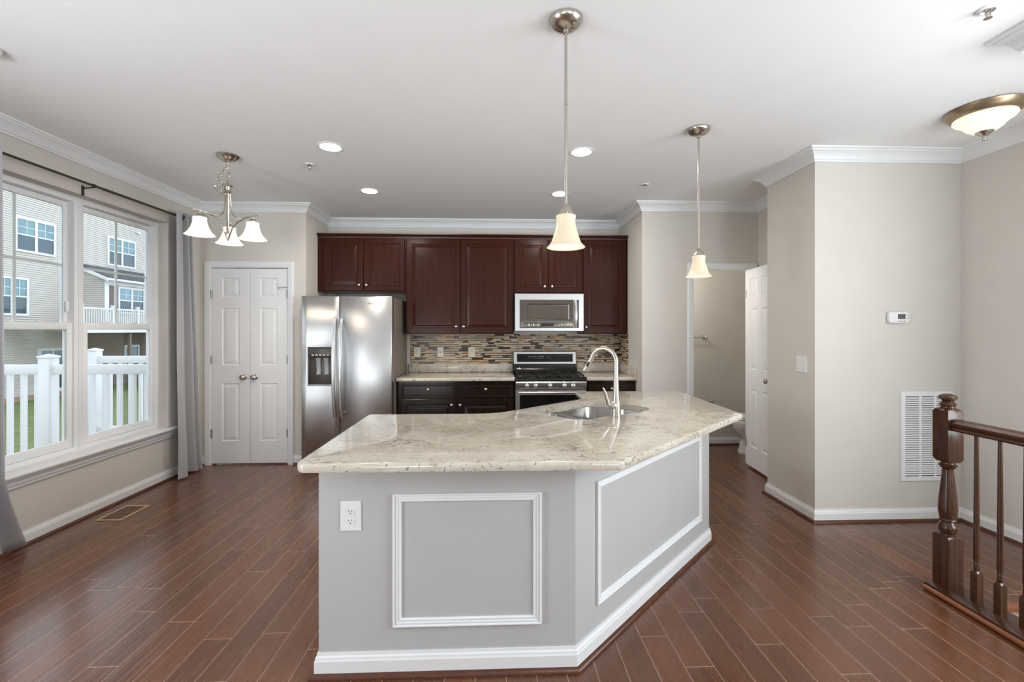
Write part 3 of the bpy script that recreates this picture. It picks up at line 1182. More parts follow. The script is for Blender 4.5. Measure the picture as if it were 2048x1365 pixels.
# ------------------------------------------------------------------ floor register
fr = thing('floor_register', (-2.885, 3.565, 0.0), 'small pale-framed floor vent in the planks below the window', 'floor vent')
bm = B()
X0, X1, Y0, Y1 = -2.98, -2.79, 3.42, 3.712
rs = []
for o, d in [(0, 0.0), (0, 0.004), (0.003, 0.006), (0.016, 0.006), (0.019, 0.003), (0.019, 0.0)]:
    rs.append(ring(bm, [(X0 + o, Y0 + o, d + 0.0003), (X1 - o, Y0 + o, d + 0.0003), (X1 - o, Y1 - o, d + 0.0003), (X0 + o, Y1 - o, d + 0.0003)]))
for a, b in zip(rs, rs[1:]):
    bridge(bm, a, b)
bridge(bm, rs[-1], rs[0])
put('frame', bm, mat('bare_pale_wood', (0.46, 0.31, 0.20), 0.5, var=0.1, vscale=30), fr)
bm = B()
ym = (Y0 + Y1) / 2
box(bm, X0 + 0.019, X1 - 0.019, Y0 + 0.019, Y1 - 0.019, 0.0003, 0.0012)
put('duct', bm, mat('dark_duct', (0.05, 0.035, 0.028), 0.6), fr)
bm = B()
for k in range(17):
    yy = Y0 + 0.027 + k * (Y1 - Y0 - 0.054) / 16
    box(bm, X0 + 0.019, X1 - 0.019, yy - 0.003, yy + 0.003, 0.0012, 0.0045)
box(bm, X0 + 0.019, X1 - 0.019, ym - 0.006, ym + 0.006, 0.0012, 0.005)
put('grille', bm, mat('tan_grille', (0.20, 0.13, 0.085), 0.5), fr)

# ------------------------------------------------------------------ kitchen cabinets
CABR = [(0, 0), (0.003, 0.004), (0.006, 0.0065), (0.012, 0.007), (0.018, 0.0065), (0.040, 0.0015), (0.048, 0.0012)]


def knob(x, y, z, parent, mm='nickel', r=0.015):
    bm = B()
    k = r / 0.015
    lathe(bm, [(0.008 * k, 0.0), (0.006 * k, -0.004), (0.006 * k, -0.010), (0.0125 * k, -0.014), (0.015 * k, -0.019), (0.0135 * k, -0.025), (0.007 * k, -0.028), (0, -0.0285)], (x, y, z), 18, 'y', True, True)
    return put('knob', bm, M[mm], parent)


def cab_door(x0, x1, z0, z1, yf, parent, name='door', st=0.058, mm='cab'):
    w_, h_ = x1 - x0, z1 - z0
    return put(name, panel_slab(B(), w_, h_, 0.019, [(st, w_ - st, st, h_ - st)], CABR, T(x0, yf, z0), edge=0.004), M[mm], parent, smooth=False)


YU = 5.082      # upper door fronts
UZ = 2.47


def upper(x0, x1, z0, doors, knobs, label, dz=0.012):
    t = thing('wall_cabinet', ((x0 + x1) / 2, 5.26, z0), label, 'cabinet', 'dark wood wall cabinets')
    bm = B()
    box(bm, x0 + 0.0005, x1 - 0.0005, YU + 0.0195, YB - 0.001, z0, UZ, 0.0015, 1)
    put('carcass', bm, M['cab'], t, smooth=False)
    for (a, b), (kx, kz) in zip(doors, knobs):
        d = cab_door(a, b, z0 + dz, UZ - 0.012, YU, t)
        knob(kx, YU, kz, d)
    return t


upper(-2.003, -1.018, 1.855, [(-1.93, -1.492), (-1.486, -1.03)], [(-1.535, 1.93), (-1.452, 1.93)], 'dark wood wall cabinet above the refrigerator, two short doors')
upper(-1.018, 0.209, 1.375, [(-1.008, -0.404), (-0.396, 0.199)], [(-0.448, 1.462), (-0.362, 1.462)], 'widest dark wood wall cabinet, two tall doors over the left counter')
upper(0.209, 1.004, 1.838, [(0.222, 0.602), (0.608, 0.992)], [(0.562, 1.92), (0.648, 1.92)], 'dark wood wall cabinet with two short doors above the microwave')
upper(1.004, 1.529, 1.375, [(1.014, 1.505)], [(1.04, 1.455)], 'narrow dark wood wall cabinet with one tall door, right of the microwave')
bm = B()
CABCROWN = [(0, UZ + 0.0005), (0.003, UZ + 0.0005), (0.005, UZ + 0.012), (0.012, UZ + 0.018), (0.02, UZ + 0.03), (0.026, UZ + 0.033), (0.028, UZ + 0.042), (0.0, UZ + 0.042)]
sweep(bm, CABCROWN, [(-2.002, YU + 0.012), (1.526, YU + 0.012)])
tag(put('cabinet_crown', bm, M['cab'], ang=25), 'long dark wood crown strip topping the wall cabinets', 'moulding')

YBF = 4.785     # base door fronts


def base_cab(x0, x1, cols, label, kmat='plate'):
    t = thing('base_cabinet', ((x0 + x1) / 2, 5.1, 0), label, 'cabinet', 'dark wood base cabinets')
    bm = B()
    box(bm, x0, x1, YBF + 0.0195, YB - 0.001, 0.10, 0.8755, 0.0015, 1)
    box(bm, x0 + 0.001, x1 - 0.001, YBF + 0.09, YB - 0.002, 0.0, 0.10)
    put('carcass', bm, M['cab_shaded'], t, smooth=False)
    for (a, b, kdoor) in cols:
        dr = put('drawer', panel_slab(B(), b - a, 0.148, 0.019, [(0.014, b - a - 0.014, 0.014, 0.134)], [(0, 0), (0.006, 0.003), (0.012, 0.0005)], T(a, YBF, 0.698), edge=0.004), M['cab_shaded'], t, smooth=False)
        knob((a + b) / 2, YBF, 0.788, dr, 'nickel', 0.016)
        d = cab_door(a, b, 0.125, 0.682, YBF, t, mm='cab_shaded')
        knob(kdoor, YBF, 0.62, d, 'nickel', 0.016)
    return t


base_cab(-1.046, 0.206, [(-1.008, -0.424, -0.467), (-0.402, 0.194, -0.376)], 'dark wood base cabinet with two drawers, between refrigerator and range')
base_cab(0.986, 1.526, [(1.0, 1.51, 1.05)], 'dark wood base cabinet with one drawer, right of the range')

# worktops against the back wall
t = thing('countertop', (-0.42, 5.09, 0.876), 'cream granite countertop along the back wall, left of the range', 'countertop', 'back wall countertops')
put('slab', slab(B(), [(-1.052, 4.755), (0.207, 4.755), (0.207, YB - 0.001), (-1.052, YB - 0.001)], 0.876, 0.914, 0.006), M['granite2'], t)
bm = B()
box(bm, -1.042, 0.207, YB - 0.021, YB - 0.001, 0.9142, 1.014, 0.002)
put('upstand', bm, M['granite2'], t)
t = thing('countertop', (1.256, 5.09, 0.876), 'short cream granite countertop right of the range', 'countertop', 'back wall countertops')
put('slab', slab(B(), [(0.984, 4.755), (1.529, 4.755), (1.529, YB - 0.001), (0.984, YB - 0.001)], 0.876, 0.914, 0.006), M['granite2'], t)
bm = B()
box(bm, 0.984, 1.509, YB - 0.021, YB - 0.001, 0.9142, 1.014, 0.002)
box(bm, 1.509, 1.529, 4.765, YB - 0.001, 0.9142, 1.0142, 0.002)
put('upstand', bm, M['granite2'], t)

# mosaic backsplash
bm = B()
box(bm, -1.022, 1.521, YB - 0.009, YB - 0.0005, 1.0147, 1.3745)
box(bm, 1.521, 1.5295, 5.075, YB - 0.0005, 1.0147, 1.3745)
tag(put('backsplash', bm, M['mosaic'], smooth=False), 'strip mosaic backsplash in tan, cream and dark brown under the cabinets', 'backsplash')


def outlet(name, x0, x1, z0, z1, yf, label, pm, face='duplex', group=None, big=False):
    cx, cz = (x0 + x1) / 2, (z0 + z1) / 2
    t = thing(name, (cx, yf, cz), label, 'switch' if 'switch' in name else ('jack' if 'jack' in name else 'outlet'), group)
    bm = B()
    hw, hh = (x1 - x0) / 2, (z1 - z0) / 2
    loft(bm, [[(cx - a, yf - d, cz - b), (cx + a, yf - d, cz - b), (cx + a, yf - d, cz + b), (cx - a, yf - d, cz + b)] for a, b, d in
              ((hw, hh, 0.0003), (hw, hh, 0.002), (hw - 0.003, hh - 0.003, 0.0055), (hw - 0.006, hh - 0.006, 0.006))])
    put('plate', bm, pm, t, smooth=False)
    if face == 'duplex':
        for s in (-1, 1):
            zc = cz + s * 0.0195
            bm = B()
            pts = []
            for i in range(24):
                a = 2 * PI * i / 24
                pts.append((cx + 0.0168 * math.cos(a), max(-0.0135, min(0.0135, 0.0168 * math.sin(a))) + zc))
            loft(bm, [[(x, yf - 0.0058, z) for x, z in pts], [(x, yf - 0.0085, z) for x, z in pts]])
            rc = put('receptacle', bm, pm, t, smooth=False)
            bm = B()
            box(bm, cx - 0.0075, cx - 0.0055, yf - 0.0089, yf - 0.008, zc - 0.001, zc + 0.008)
            box(bm, cx + 0.0055, cx + 0.0072, yf - 0.0089, yf - 0.008, zc + 0.0, zc + 0.007)
            lathe(bm, [(0.0026, 0.0), (0.0026, -0.0009)], (cx, yf - 0.008, zc - 0.0075), 10, 'y', True, True)
            put('slot', bm, M['slot'], rc, smooth=False)
        bm = B()
        lathe(bm, [(0.0028, 0.0), (0.0028, -0.0012), (0.001, -0.0016)], (cx, yf - 0.006, cz), 10, 'y', True, True)
        put('screw', bm, M['plate'], t)
    elif face == 'jack':
        bm = B()
        box(bm, cx - 0.006, cx + 0.006, yf - 0.0075, yf - 0.005, cz - 0.006, cz + 0.006)
        put('socket', bm, M['slot'], t, smooth=False)
    elif face == 'toggle':
        bm = B()
        box(bm, cx - 0.005, cx + 0.005, yf - 0.014, yf - 0.005, cz - 0.004, cz + 0.009, 0.001)
        put('toggle', bm, pm, t)
    return t


YK = YB - 0.009
outlet('outlet', -0.985, -0.905, 1.094, 1.216, YK, 'ivory outlet nearest the refrigerator, leftmost on the mosaic backsplash', M['ivoryplate'], 'duplex', 'plates on the backsplash')
outlet('wall_jack', -0.705, -0.627, 1.094, 1.216, YK, 'ivory plate with one small dark jack on the mosaic backsplash', M['ivoryplate'], 'jack', 'plates on the backsplash')
outlet('outlet', -0.330, -0.248, 1.094, 1.216, YK, 'ivory outlet on the backsplash nearest the left side of the range', M['ivoryplate'], 'duplex', 'plates on the backsplash')
outlet('outlet', 1.172, 1.254, 1.094, 1.216, YK, 'ivory outlet on the backsplash right of the range, behind the faucet', M['ivoryplate'], 'duplex', 'plates on the backsplash')

# ------------------------------------------------------------------ refrigerator
FX0, FX1, FXM, FY, FH = -1.984, -1.062, -1.595, 4.62, 1.772
t = thing('refrigerator', ((FX0 + FX1) / 2, 5.0, 0), 'stainless side-by-side refrigerator with ice and water dispenser', 'refrigerator')
bm = B()
box(bm, FX0 + 0.004, FX1 - 0.001, FY + 0.075, YB - 0.03, 0.03, FH - 0.012, 0.004)
put('body', bm, M['fridge_side'], t)
bm = B()
box(bm, FX0 + 0.01, FX1 - 0.01, FY + 0.06, FY + 0.12, 0.0, 0.03)
put('kick_grille', bm, M['darkgap'], t)


def fridge_door(x0, x1, holes, name):
    bm = B()
    panel_slab(bm, x1 - x0, FH - 0.05, 0.07, holes, [(0, 0), (0.003, 0.003), (0.004, 0.062), (0.012, 0.064)], T(x0, FY, 0.05), edge=0.010)
    return put(name, bm, M['steel'], t, ang=50)


fd = fridge_door(FX0, FXM - 0.003, [(0.064, 0.322, 0.80, 1.197)], 'freezer_door')
rd = fridge_door(FXM + 0.003, FX1, [], 'fresh_food_door')
for nm, hx, dd in (('handle', -1.632, fd), ('handle', -1.564, rd)):
    bm = B()
    n = 20
    rings = []
    for i in range(n + 1):
        u = i / n
        z = 0.53 + 1.008 * u
        bow = 0.030 + 0.048 * math.sin(PI * u) ** 0.8
        sl = 0.004 * math.sin(PI * u) * (-1)
        xx = hx + sl
        hw, hd = 0.0165, 0.011
        pr = []
        for k in range(12):
            a = 2 * PI * k / 12
            pr.append((xx + hw * math.copysign(abs(math.cos(a)) ** 0.6, math.cos(a)), FY - bow + hd * math.copysign(abs(math.sin(a)) ** 0.6, math.sin(a)), z))
        rings.append(pr)
    loft(bm, rings)
    for z in (0.56, 1.508):
        box(bm, hx - 0.012, hx + 0.012, FY - 0.035, FY - 0.0002, z - 0.016, z + 0.016, 0.003)
    put(nm, bm, M['steel_v'], dd)
bm = B()
DX0, DX1 = FX0 + 0.069, FX0 + 0.317
box(bm, DX0, DX1, FY + 0.012, FY + 0.05, 1.150, 1.240, 0.003)
put('control_panel', bm, M['dispenser'], fd)
bm = B()
box(bm, DX0, DX1, FY + 0.045, FY + 0.061, 0.862, 1.149, 0.002)
put('recess_back', bm, M['dispenser'], fd)
for k in range(5):
    bm = B()
    xx = DX0 + 0.045 + k * 0.038
    box(bm, xx - 0.012, xx + 0.012, FY + 0.008, FY + 0.013, 1.158, 1.172, 0.002)
    put('button', bm, M['mark'], fd)
for xx in (DX0 + 0.095, DX0 + 0.175):
    bm = B()
    loft(bm, [[(xx - wd, FY + yy, z), (xx + wd, FY + yy, z), (xx + wd, FY + yy + 0.006, z), (xx - wd, FY + yy + 0.006, z)] for wd, yy, z in
              ((0.026, 0.020, 1.135), (0.022, 0.026, 1.115), (0.020, 0.036, 1.02), (0.022, 0.030, 0.965))])
    put('paddle', bm, M['paddle'], fd)
bm = B()
box(bm, DX0 + 0.001, DX1 - 0.001, FY - 0.004, FY + 0.06, 0.852, 0.864, 0.003)
put('drip_tray', bm, M['paddle'], fd)
bm = text_mesh('Whirlpool', 0.026, 0.35)
bmesh.ops.transform(bm, matrix=T(-1.262, FY - 0.0008, 1.697) @ RX90, verts=bm.verts)
tube(bm, [(-1.262 + 0.062 * math.cos(a), FY - 0.0006, 1.700 + 0.017 * math.sin(a)) for a in [R(200 + 5 * k) for k in range(30)]], 0.0008, 5)
put('logo', bm, M['greymark'], rd, smooth=False)

# ------------------------------------------------------------------ microwave
t = thing('microwave', (0.6, 5.2, 1.409), 'stainless over-range microwave with smoked glass door under the wall cabinet', 'microwave')
MY = 5.0
bm = B()
box(bm, 0.218, 0.998, MY + 0.022, YB - 0.01, 1.411, 1.8365, 0.002)
put('body', bm, M['fridge_side'], t)
bm = B()
panel_slab(bm, 0.782, 0.425, 0.0215, [(0.055, 0.725, 0.034, 0.355)], [(0, 0), (0.002, 0.004)], T(0.217, MY, 1.4105), edge=0.004)
fb_ = put('fascia', bm, M['steel'], t, smooth=False)
bm = B()
panel_slab(bm, 0.606, 0.240, 0.006, [(0.085, 0.555, 0.018, 0.195)], [(0, 0), (0.008, 0.004), (0.018, 0.0045)], T(0.274, MY - 0.003, 1.522), edge=0.002)
dr = put('door_glass', bm, M['mwglass'], t, smooth=False)
bm = B()
box(bm, 0.274, 0.880, MY - 0.0032, MY + 0.003, 1.447, 1.5205, 0.001)
cp = put('control_panel', bm, M['mwpanel'], t)
bm = B()
box(bm, 0.516, 0.655, MY - 0.0038, MY - 0.003, 1.464, 1.498)
put('display', bm, M['black'], cp)
marks = [(0.37 + k * 0.026, 0.386 + k * 0.026, 1.466 + 0.008 * (k % 2), 1.482 + 0.012 * ((k + 1) % 2)) for k in range(5)]
marks += [(0.675 + k * 0.033, 0.69 + k * 0.033, 1.47, 1.474 + 0.008 * (k % 3)) for k in range(5)]
marks += [(0.288, 0.312, z, z + 0.004) for z in (1.463, 1.497)]
for a_, b_, c_, d_ in marks:
    bm = B()
    box(bm, a_, b_, MY - 0.0037, MY - 0.003, c_, d_)
    put('button_mark', bm, M['mark'], cp, smooth=False)
bm = B()
rings = []
for i in range(15):
    u = i / 14
    z = 1.446 + 0.31 * u
    bow = 0.022 + 0.022 * math.sin(PI * u)
    rings.append([(0.906 + 0.016 * math.copysign(abs(math.cos(a)) ** 0.6, math.cos(a)), MY - bow + 0.009 * math.sin(a), z) for a in [2 * PI * k / 12 for k in range(12)]])
loft(bm, rings)
for z in (1.47, 1.735):
    box(bm, 0.896, 0.916, MY - 0.024, MY + 0.004, z - 0.01, z + 0.01, 0.002)
put('handle', bm, M['steel_v'], t)
bm = B()
box(bm, 0.925, 0.938, MY - 0.0005, MY + 0.003, 1.447, 1.762)
put('door_seam', bm, M['darkgap'], t)
bm = text_mesh('Whirlpool', 0.016, 0.3)
bmesh.ops.transform(bm, matrix=T(0.61, MY - 0.0008, 1.806) @ RX90, verts=bm.verts)
put('logo', bm, M['mark'], t, smooth=False)

# ------------------------------------------------------------------ range
RX0, RX1, RY = 0.213, 0.976, 4.725
t = thing('range', (0.595, 5.07, 0), 'stainless gas range with black cooktop and rear control display', 'range')
bm = B()
box(bm, RX0 + 0.002, RX1 - 0.002, RY + 0.045, YB - 0.022, 0.02, 0.872, 0.003)
put('body', bm, M['fridge_side'], t)
# cooktop with a curved rise at the back
bm = B()
prof = [(RY + 0.002, 0.873), (RY - 0.004, 0.885), (RY - 0.002, 0.905), (RY + 0.012, 0.912), (RY + 0.06, 0.913), (RY + 0.46, 0.913), (RY + 0.53, 0.918), (RY + 0.566, 0.935), (RY + 0.585, 0.965), (RY + 0.592, 1.01), (RY + 0.66, 1.01), (RY + 0.66, 0.873)]
loft(bm, [[(x, y, z) for y, z in prof] for x in (RX0, RX0 + 0.003, RX1 - 0.003, RX1)])
put('cooktop', bm, M['black'], t, ang=30)
for gi, (ga, gb) in enumerate(((RX0 + 0.02, RX0 + 0.258), (RX0 + 0.264, RX1 - 0.264), (RX1 - 0.258, RX1 - 0.02))):
    bm = B()
    za, zb = 0.930, 0.942
    for y in (RY + 0.05, RY + 0.27, RY + 0.49):
        box(bm, ga, gb, y - 0.006, y + 0.006, za, zb, 0.002)
    for x in (ga + 0.006, (ga + gb) / 2, gb - 0.006):
        box(bm, x - 0.006, x + 0.006, RY + 0.045, RY + 0.495, za, zb - 0.0006, 0.002)
    for x in (ga + 0.006, gb - 0.006):
        for y in (RY + 0.05, RY + 0.49):
            box(bm, x - 0.006, x + 0.006, y - 0.006, y + 0.006, 0.9125, za + 0.004)
    put('grate', bm, M['castiron'], t)
for bx, by in ((RX0 + 0.14, RY + 0.16), (RX0 + 0.14, RY + 0.38), (RX0 + 0.38, RY + 0.27), (RX1 - 0.14, RY + 0.16), (RX1 - 0.14, RY + 0.38)):
    bm = B()
    lathe(bm, [(0.045, 0.0), (0.045, 0.006), (0.036, 0.008), (0.036, 0.014), (0.02, 0.016), (0, 0.016)], (bx, by, 0.9128), 20, 'z')
    put('burner', bm, M['castiron'], t)
BGT = T(0, RY + 0.60, 1.0105) @ Matrix.Rotation(R(-9), 4, 'X') @ T(0, -RY - 0.60, -1.0105)
bm = B()
panel_slab(bm, RX1 - RX0 - 0.004, 0.158, 0.04, [(0.042, RX1 - RX0 - 0.046, 0.028, 0.128)], [(0, 0), (0.002, 0.003)], BGT @ T(RX0 + 0.002, RY + 0.60, 1.0105), edge=0.006)
bgd = put('backguard', bm, M['steel'], t, smooth=False)
bm = B()
box(bm, RX0 + 0.047, RX1 - 0.047, RY + 0.6005, RY + 0.603, 1.0415, 1.1355, mtx=BGT)
dg = put('display_glass', bm, M['blackglass'], bgd)
yb = RY + 0.6004
marks = [(0.395 + k * 0.018, 0.403 + k * 0.018, z, z + 0.004) for k in range(6) for z in (1.085, 1.105)]
for k in range(3):
    marks += [(0.52 + k * 0.022, 0.535 + k * 0.022, 1.103, 1.110), (0.51 + k * 0.028, 0.517 + k * 0.028, 1.080, 1.088)]
    marks += [(0.62 + k * 0.018, 0.623 + k * 0.018, 1.078 + j * 0.011, 1.082 + j * 0.011) for j in range(4)]
for a_, b_, c_, d_ in marks:
    bm = B()
    box(bm, a_, b_, yb - 0.0004, yb + 0.0002, c_, d_, mtx=BGT)
    put('display_mark', bm, M['mark'], dg, smooth=False)
bm = B()
lathe(bm, [(1.0, 0.0), (1.0, -0.003), (0.8, -0.005), (0.0, -0.005)], (0, 0, 0), 24, 'y', True, True)
bmesh.ops.transform(bm, matrix=T(RX0 + 0.07, RY + 0.578, 0.962) @ Matrix.Rotation(R(-22), 4, 'X') @ Matrix.Diagonal((0.026, 1, 0.012, 1)), verts=bm.verts)
put('badge', bm, M['chrome'], t)
bm = B()
prof = [(RY + 0.003, 0.790), (RY - 0.003, 0.80), (RY - 0.006, 0.86), (RY + 0.0015, 0.8725), (RY + 0.05, 0.8725), (RY + 0.05, 0.79)]
loft(bm, [[(x, y, z) for y, z in prof] for x in (RX0 + 0.003, RX0 + 0.006, RX1 - 0.006, RX1 - 0.003)])
kp = put('knob_panel', bm, M['steel'], t, ang=30)
for xx in (0.335, 0.428, 0.582, 0.738, 0.832):
    bm = B()
    lathe(bm, [(0.023, 0.0), (0.023, -0.005), (0.0175, -0.008), (0.0165, -0.026), (0.012, -0.029), (0, -0.029)], (xx, RY - 0.0045, 0.832), 20, 'y', True, True)
    box(bm, xx - 0.004, xx + 0.004, RY - 0.040, RY - 0.028, 0.816, 0.848, 0.002)
    put('knob', bm, M['chrome'], kp)
bm = B()
panel_slab(bm, RX1 - RX0 - 0.006, 0.565, 0.04, [(0.042, RX1 - RX0 - 0.048, 0.09, 0.515)], [(0, 0), (0.002, 0.003)], T(RX0 + 0.003, RY + 0.004, 0.215), edge=0.005)
od = put('oven_door', bm, M['steel'], t, smooth=False)
bm = B()
box(bm, RX0 + 0.047, RX1 - 0.047, RY + 0.0042, RY + 0.0065, 0.307, 0.728)
put('oven_window', bm, M['blackglass'], od)
bm = B()
tube(bm, [(RX0 + 0.03, RY - 0.036, 0.757), (RX1 - 0.03, RY - 0.036, 0.757)], 0.0125, 14)
for x in (RX0 + 0.06, RX1 - 0.06):
    tube(bm, [(x, RY - 0.036, 0.757), (x, RY + 0.003, 0.757)], 0.009, 10)
put('handle', bm, M['steel_v'], od)
bm = B()
box(bm, RX0 + 0.003, RX1 - 0.003, RY + 0.006, RY + 0.044, 0.06, 0.205, 0.005)
put('drawer', bm, M['steel'], t)

# ------------------------------------------------------------------ island
IX0, IY0 = -0.725, 1.855
ICX = 0.335
IDX, IDY = 1.430, 2.931
isl = thing('kitchen_island', (0.3, 2.5, 0), 'pale painted angled kitchen island with picture-frame mouldings', 'island')
FOOT = [(IX0, IY0), (ICX, IY0), (IDX, IDY), (IDX, 3.61), (0.69, 3.61), (0.69, 3.33), (0.02, 2.66), (IX0, 2.66)]
bm = B()
loft(bm, [[(x, y, z) for x, y in FOOT] for z in (0.0, 0.8755)], cap1=False)
put('body', bm, M['island'], isl, smooth=False)
PIC = [(0.0, 0.0), (0.0, 0.010), (0.003, 0.013), (0.007, 0.013), (0.010, 0.007), (0.014, 0.010), (0.019, 0.010), (0.022, 0.006), (0.026, 0.009), (0.031, 0.008), (0.035, 0.003), (0.035, 0.0)]
bm = moulded_frame(B(), 0.615, 0.549, PIC, T(-0.423, IY0 - 0.0003, 0.196))
put('picture_moulding', bm, M['trim'], isl, ang=20)
dang = math.atan2(IDY - IY0, IDX - ICX)
MDG = T(ICX, IY0, 0) @ Matrix.Rotation(dang, 4, 'Z')
bm = moulded_frame(B(), 1.225, 0.552, PIC, MDG @ T(0.155, -0.0003, 0.196))
put('picture_moulding', bm, M['trim'], isl, ang=20)
ipath = [(IX0, 2.66), (IX0, IY0), (ICX, IY0), (IDX, IDY), (IDX, 3.61)]
put('baseboard', sweep(B(), BASE, ipath), M['trim'], isl, ang=25)
put('shoe_moulding', sweep(B(), SHOE, ipath), M['shoe'], isl)

outlet('outlet', -0.636, -0.553, 0.594, 0.717, IY0, 'white duplex outlet on the front of the pale island', M['plate'], 'duplex')

# island worktop with the sink cut-out
CTR = [(-0.765, 1.708), (0.490, 1.700), (1.500, 2.648), (1.535, 3.662), (0.656, 3.662), (0.650, 3.292), (-0.003, 2.715), (-0.765, 2.715)]
ctr = fillet(CTR, [0.05, 0.03, 0.03, 0.02, 0.015, 0.02, 0.28, 0.03])
SA = R(41)
sd = Vector((math.cos(SA), math.sin(SA)))
sn = Vector((-math.sin(SA), math.cos(SA)))


def sk(d, n):
    v = sd * d + sn * n
    return (v.x, v.y)


HOLE = [(1.975, 1.60), (2.06, 1.535), (2.20, 1.535), (2.42, 1.462), (2.64, 1.475), (2.665, 1.72), (2.57, 1.945), (1.985, 1.95)]
hole = fillet([sk(*p) for p in HOLE], [0.10, 0.08, 0.25, 0.12, 0.10, 0.12, 0.10, 0.07], 6)
ct = thing('island_countertop', (0.35, 2.6, 0.876), 'polished cream granite worktop on the angled island', 'countertop')
put('slab', slab(B(), ctr, 0.876, 0.914, 0.011, hole), M['granite'], ct)

# undermount double sink
sk_t = thing('sink', (sk(2.33, 1.72)[0], sk(2.33, 1.72)[1], 0.875), 'stainless double-bowl sink set under the island granite', 'sink')
ds = [p for p in HOLE]


def bowl(pts, rads, z_floor):
    bm = B()
    p0 = fillet([sk(*p) for p in pts], rads, 6)
    rim = inset(p0, -0.012)
    rings = [[(x, y, 0.8752) for x, y in rim], [(x, y, 0.8752) for x, y in p0], [(x, y, 0.868) for x, y in inset(p0, 0.003)]]
    rings.append([(x, y, z_floor + 0.03) for x, y in inset(p0, 0.012)])
    rings.append([(x, y, z_floor + 0.008) for x, y in inset(p0, 0.020)])
    rings.append([(x, y, z_floor) for x, y in inset(p0, 0.042)])
    loft(bm, rings, cap0=False, cap1=True)
    return bm


big = bowl([(2.225, 1.522), (2.42, 1.457), (2.645, 1.470), (2.670, 1.72), (2.575, 1.950), (2.225, 1.955)], [0.05, 0.10, 0.09, 0.12, 0.10, 0.05], 0.665)
put('bowl', big, M['sinksteel'], sk_t)
sm = bowl([(1.970, 1.60), (2.06, 1.530), (2.195, 1.528), (2.195, 1.955), (1.980, 1.955)], [0.09, 0.07, 0.05, 0.05, 0.06], 0.705)
put('bowl', sm, M['sinksteel'], sk_t)
for (d, n, z) in ((2.45, 1.72, 0.665), (2.085, 1.74, 0.705)):
    x, y = sk(d, n)
    bm = B()
    lathe(bm, [(0.042, 0.0005), (0.042, 0.003), (0.030, 0.002), (0.028, 0.0008), (0, 0.0008)], (x, y, z), 20)
    put('drain', bm, M['chrome'], sk_t)

# pull-down faucet
fx, fy = sk(2.215, 1.478)
fa = thing('faucet', (fx, fy, 0.914), 'brushed nickel high-arc pull-down faucet beside the island sink', 'faucet')
bm = B()
lathe(bm, [(0.030, 0.0), (0.030, 0.004), (0.028, 0.006), (0.0275, 0.05), (0.026, 0.085), (0.020, 0.115), (0.0165, 0.17), (0.0145, 0.24)], (fx, fy, 0.9142), 24, cap0=True)
put('body', bm, M['nickel'], fa)
dirv = Vector((-0.80, 0.60)).normalized()
Rr, zc = 0.078, 1.235
pts = [(fx, fy, 1.14), (fx, fy, 1.19)]
for k in range(0, 22):
    a = PI * 0.93 * k / 21
    s = Rr - Rr * math.cos(a)
    pts.append((fx + dirv.x * s, fy + dirv.y * s, zc + Rr * math.sin(a)))
bm = B()
tube(bm, pts, 0.0138, 16)
put('gooseneck', bm, M['nickel'], fa)
e = Vector(pts[-1])
dn = (Vector(pts[-1]) - Vector(pts[-2])).normalized()
dn = (dn + Vector((dirv.x * 0.25, dirv.y * 0.25, 0))).normalized()
bm = B()
tube(bm, [e - dn * 0.002, e + dn * 0.004, e + dn * 0.05, e + dn * 0.085, e + dn * 0.088], [0.0146, 0.0152, 0.0195, 0.0228, 0.019], 18)
sh = put('spray_head', bm, M['nickel'], fa)
bm = B()
c = e + dn * 0.042
sidev = Vector((0, -1, 0)) + Vector((-0.45, 0, 0))
sidev = (sidev - dn * sidev.dot(dn)).normalized()
c2 = c + sidev * 0.0135
bx_ = dn.cross(sidev).normalized()
rings = []
for hgt, k in ((0.0, 1.0), (0.005, 0.95), (0.0065, 0.7)):
    rings.append([c2 + sidev * hgt + (bx_ * math.cos(a) * 0.0075 + dn * math.sin(a) * 0.021) * k for a in [2 * PI * i / 18 for i in range(18)]])
loft(bm, rings)
put('spray_button', bm, M['slot'], sh)
# lever on a side valve
lv = Vector((-0.86, -0.35, 0)).normalized()
bm = B()
p0 = Vector((fx, fy, 0.985))
tube(bm, [p0 + lv * 0.010, p0 + lv * 0.034 + Vector((0, 0, -0.003)), p0 + lv * 0.044 + Vector((0, 0, -0.004))], [0.0235, 0.022, 0.014], 16)
put('valve', bm, M['nickel'], fa)
bm = B()
tube(bm, [p0 + lv * 0.038 + Vector((0, 0, -0.010)), p0 + lv * 0.054 + Vector((0, 0, 0.012)), p0 + lv * 0.066 + Vector((0, 0, 0.045)), p0 + lv * 0.075 + Vector((0, 0, 0.075)), p0 + lv * 0.092 + Vector((0, 0, 0.105))],
     [0.006, 0.010, 0.0095, 0.008, 0.0055], 12)
put('lever', bm, M['nickel'], fa)

# ------------------------------------------------------------------ pendant lamps
BELL = [(0.030, 0.0), (0.042, -0.004), (0.043, -0.010), (0.040, -0.020), (0.041, -0.045), (0.049, -0.075), (0.057, -0.100), (0.063, -0.118), (0.074, -0.132), (0.083, -0.140)]


def bell(bm, c, k=1.0, prof=BELL):
    p = [(r * k, z * k) for r, z in prof]
    inner = [(r - 0.003, z) for r, z in p[::-1]]
    lathe(bm, p + inner, c, 32)
    return bm


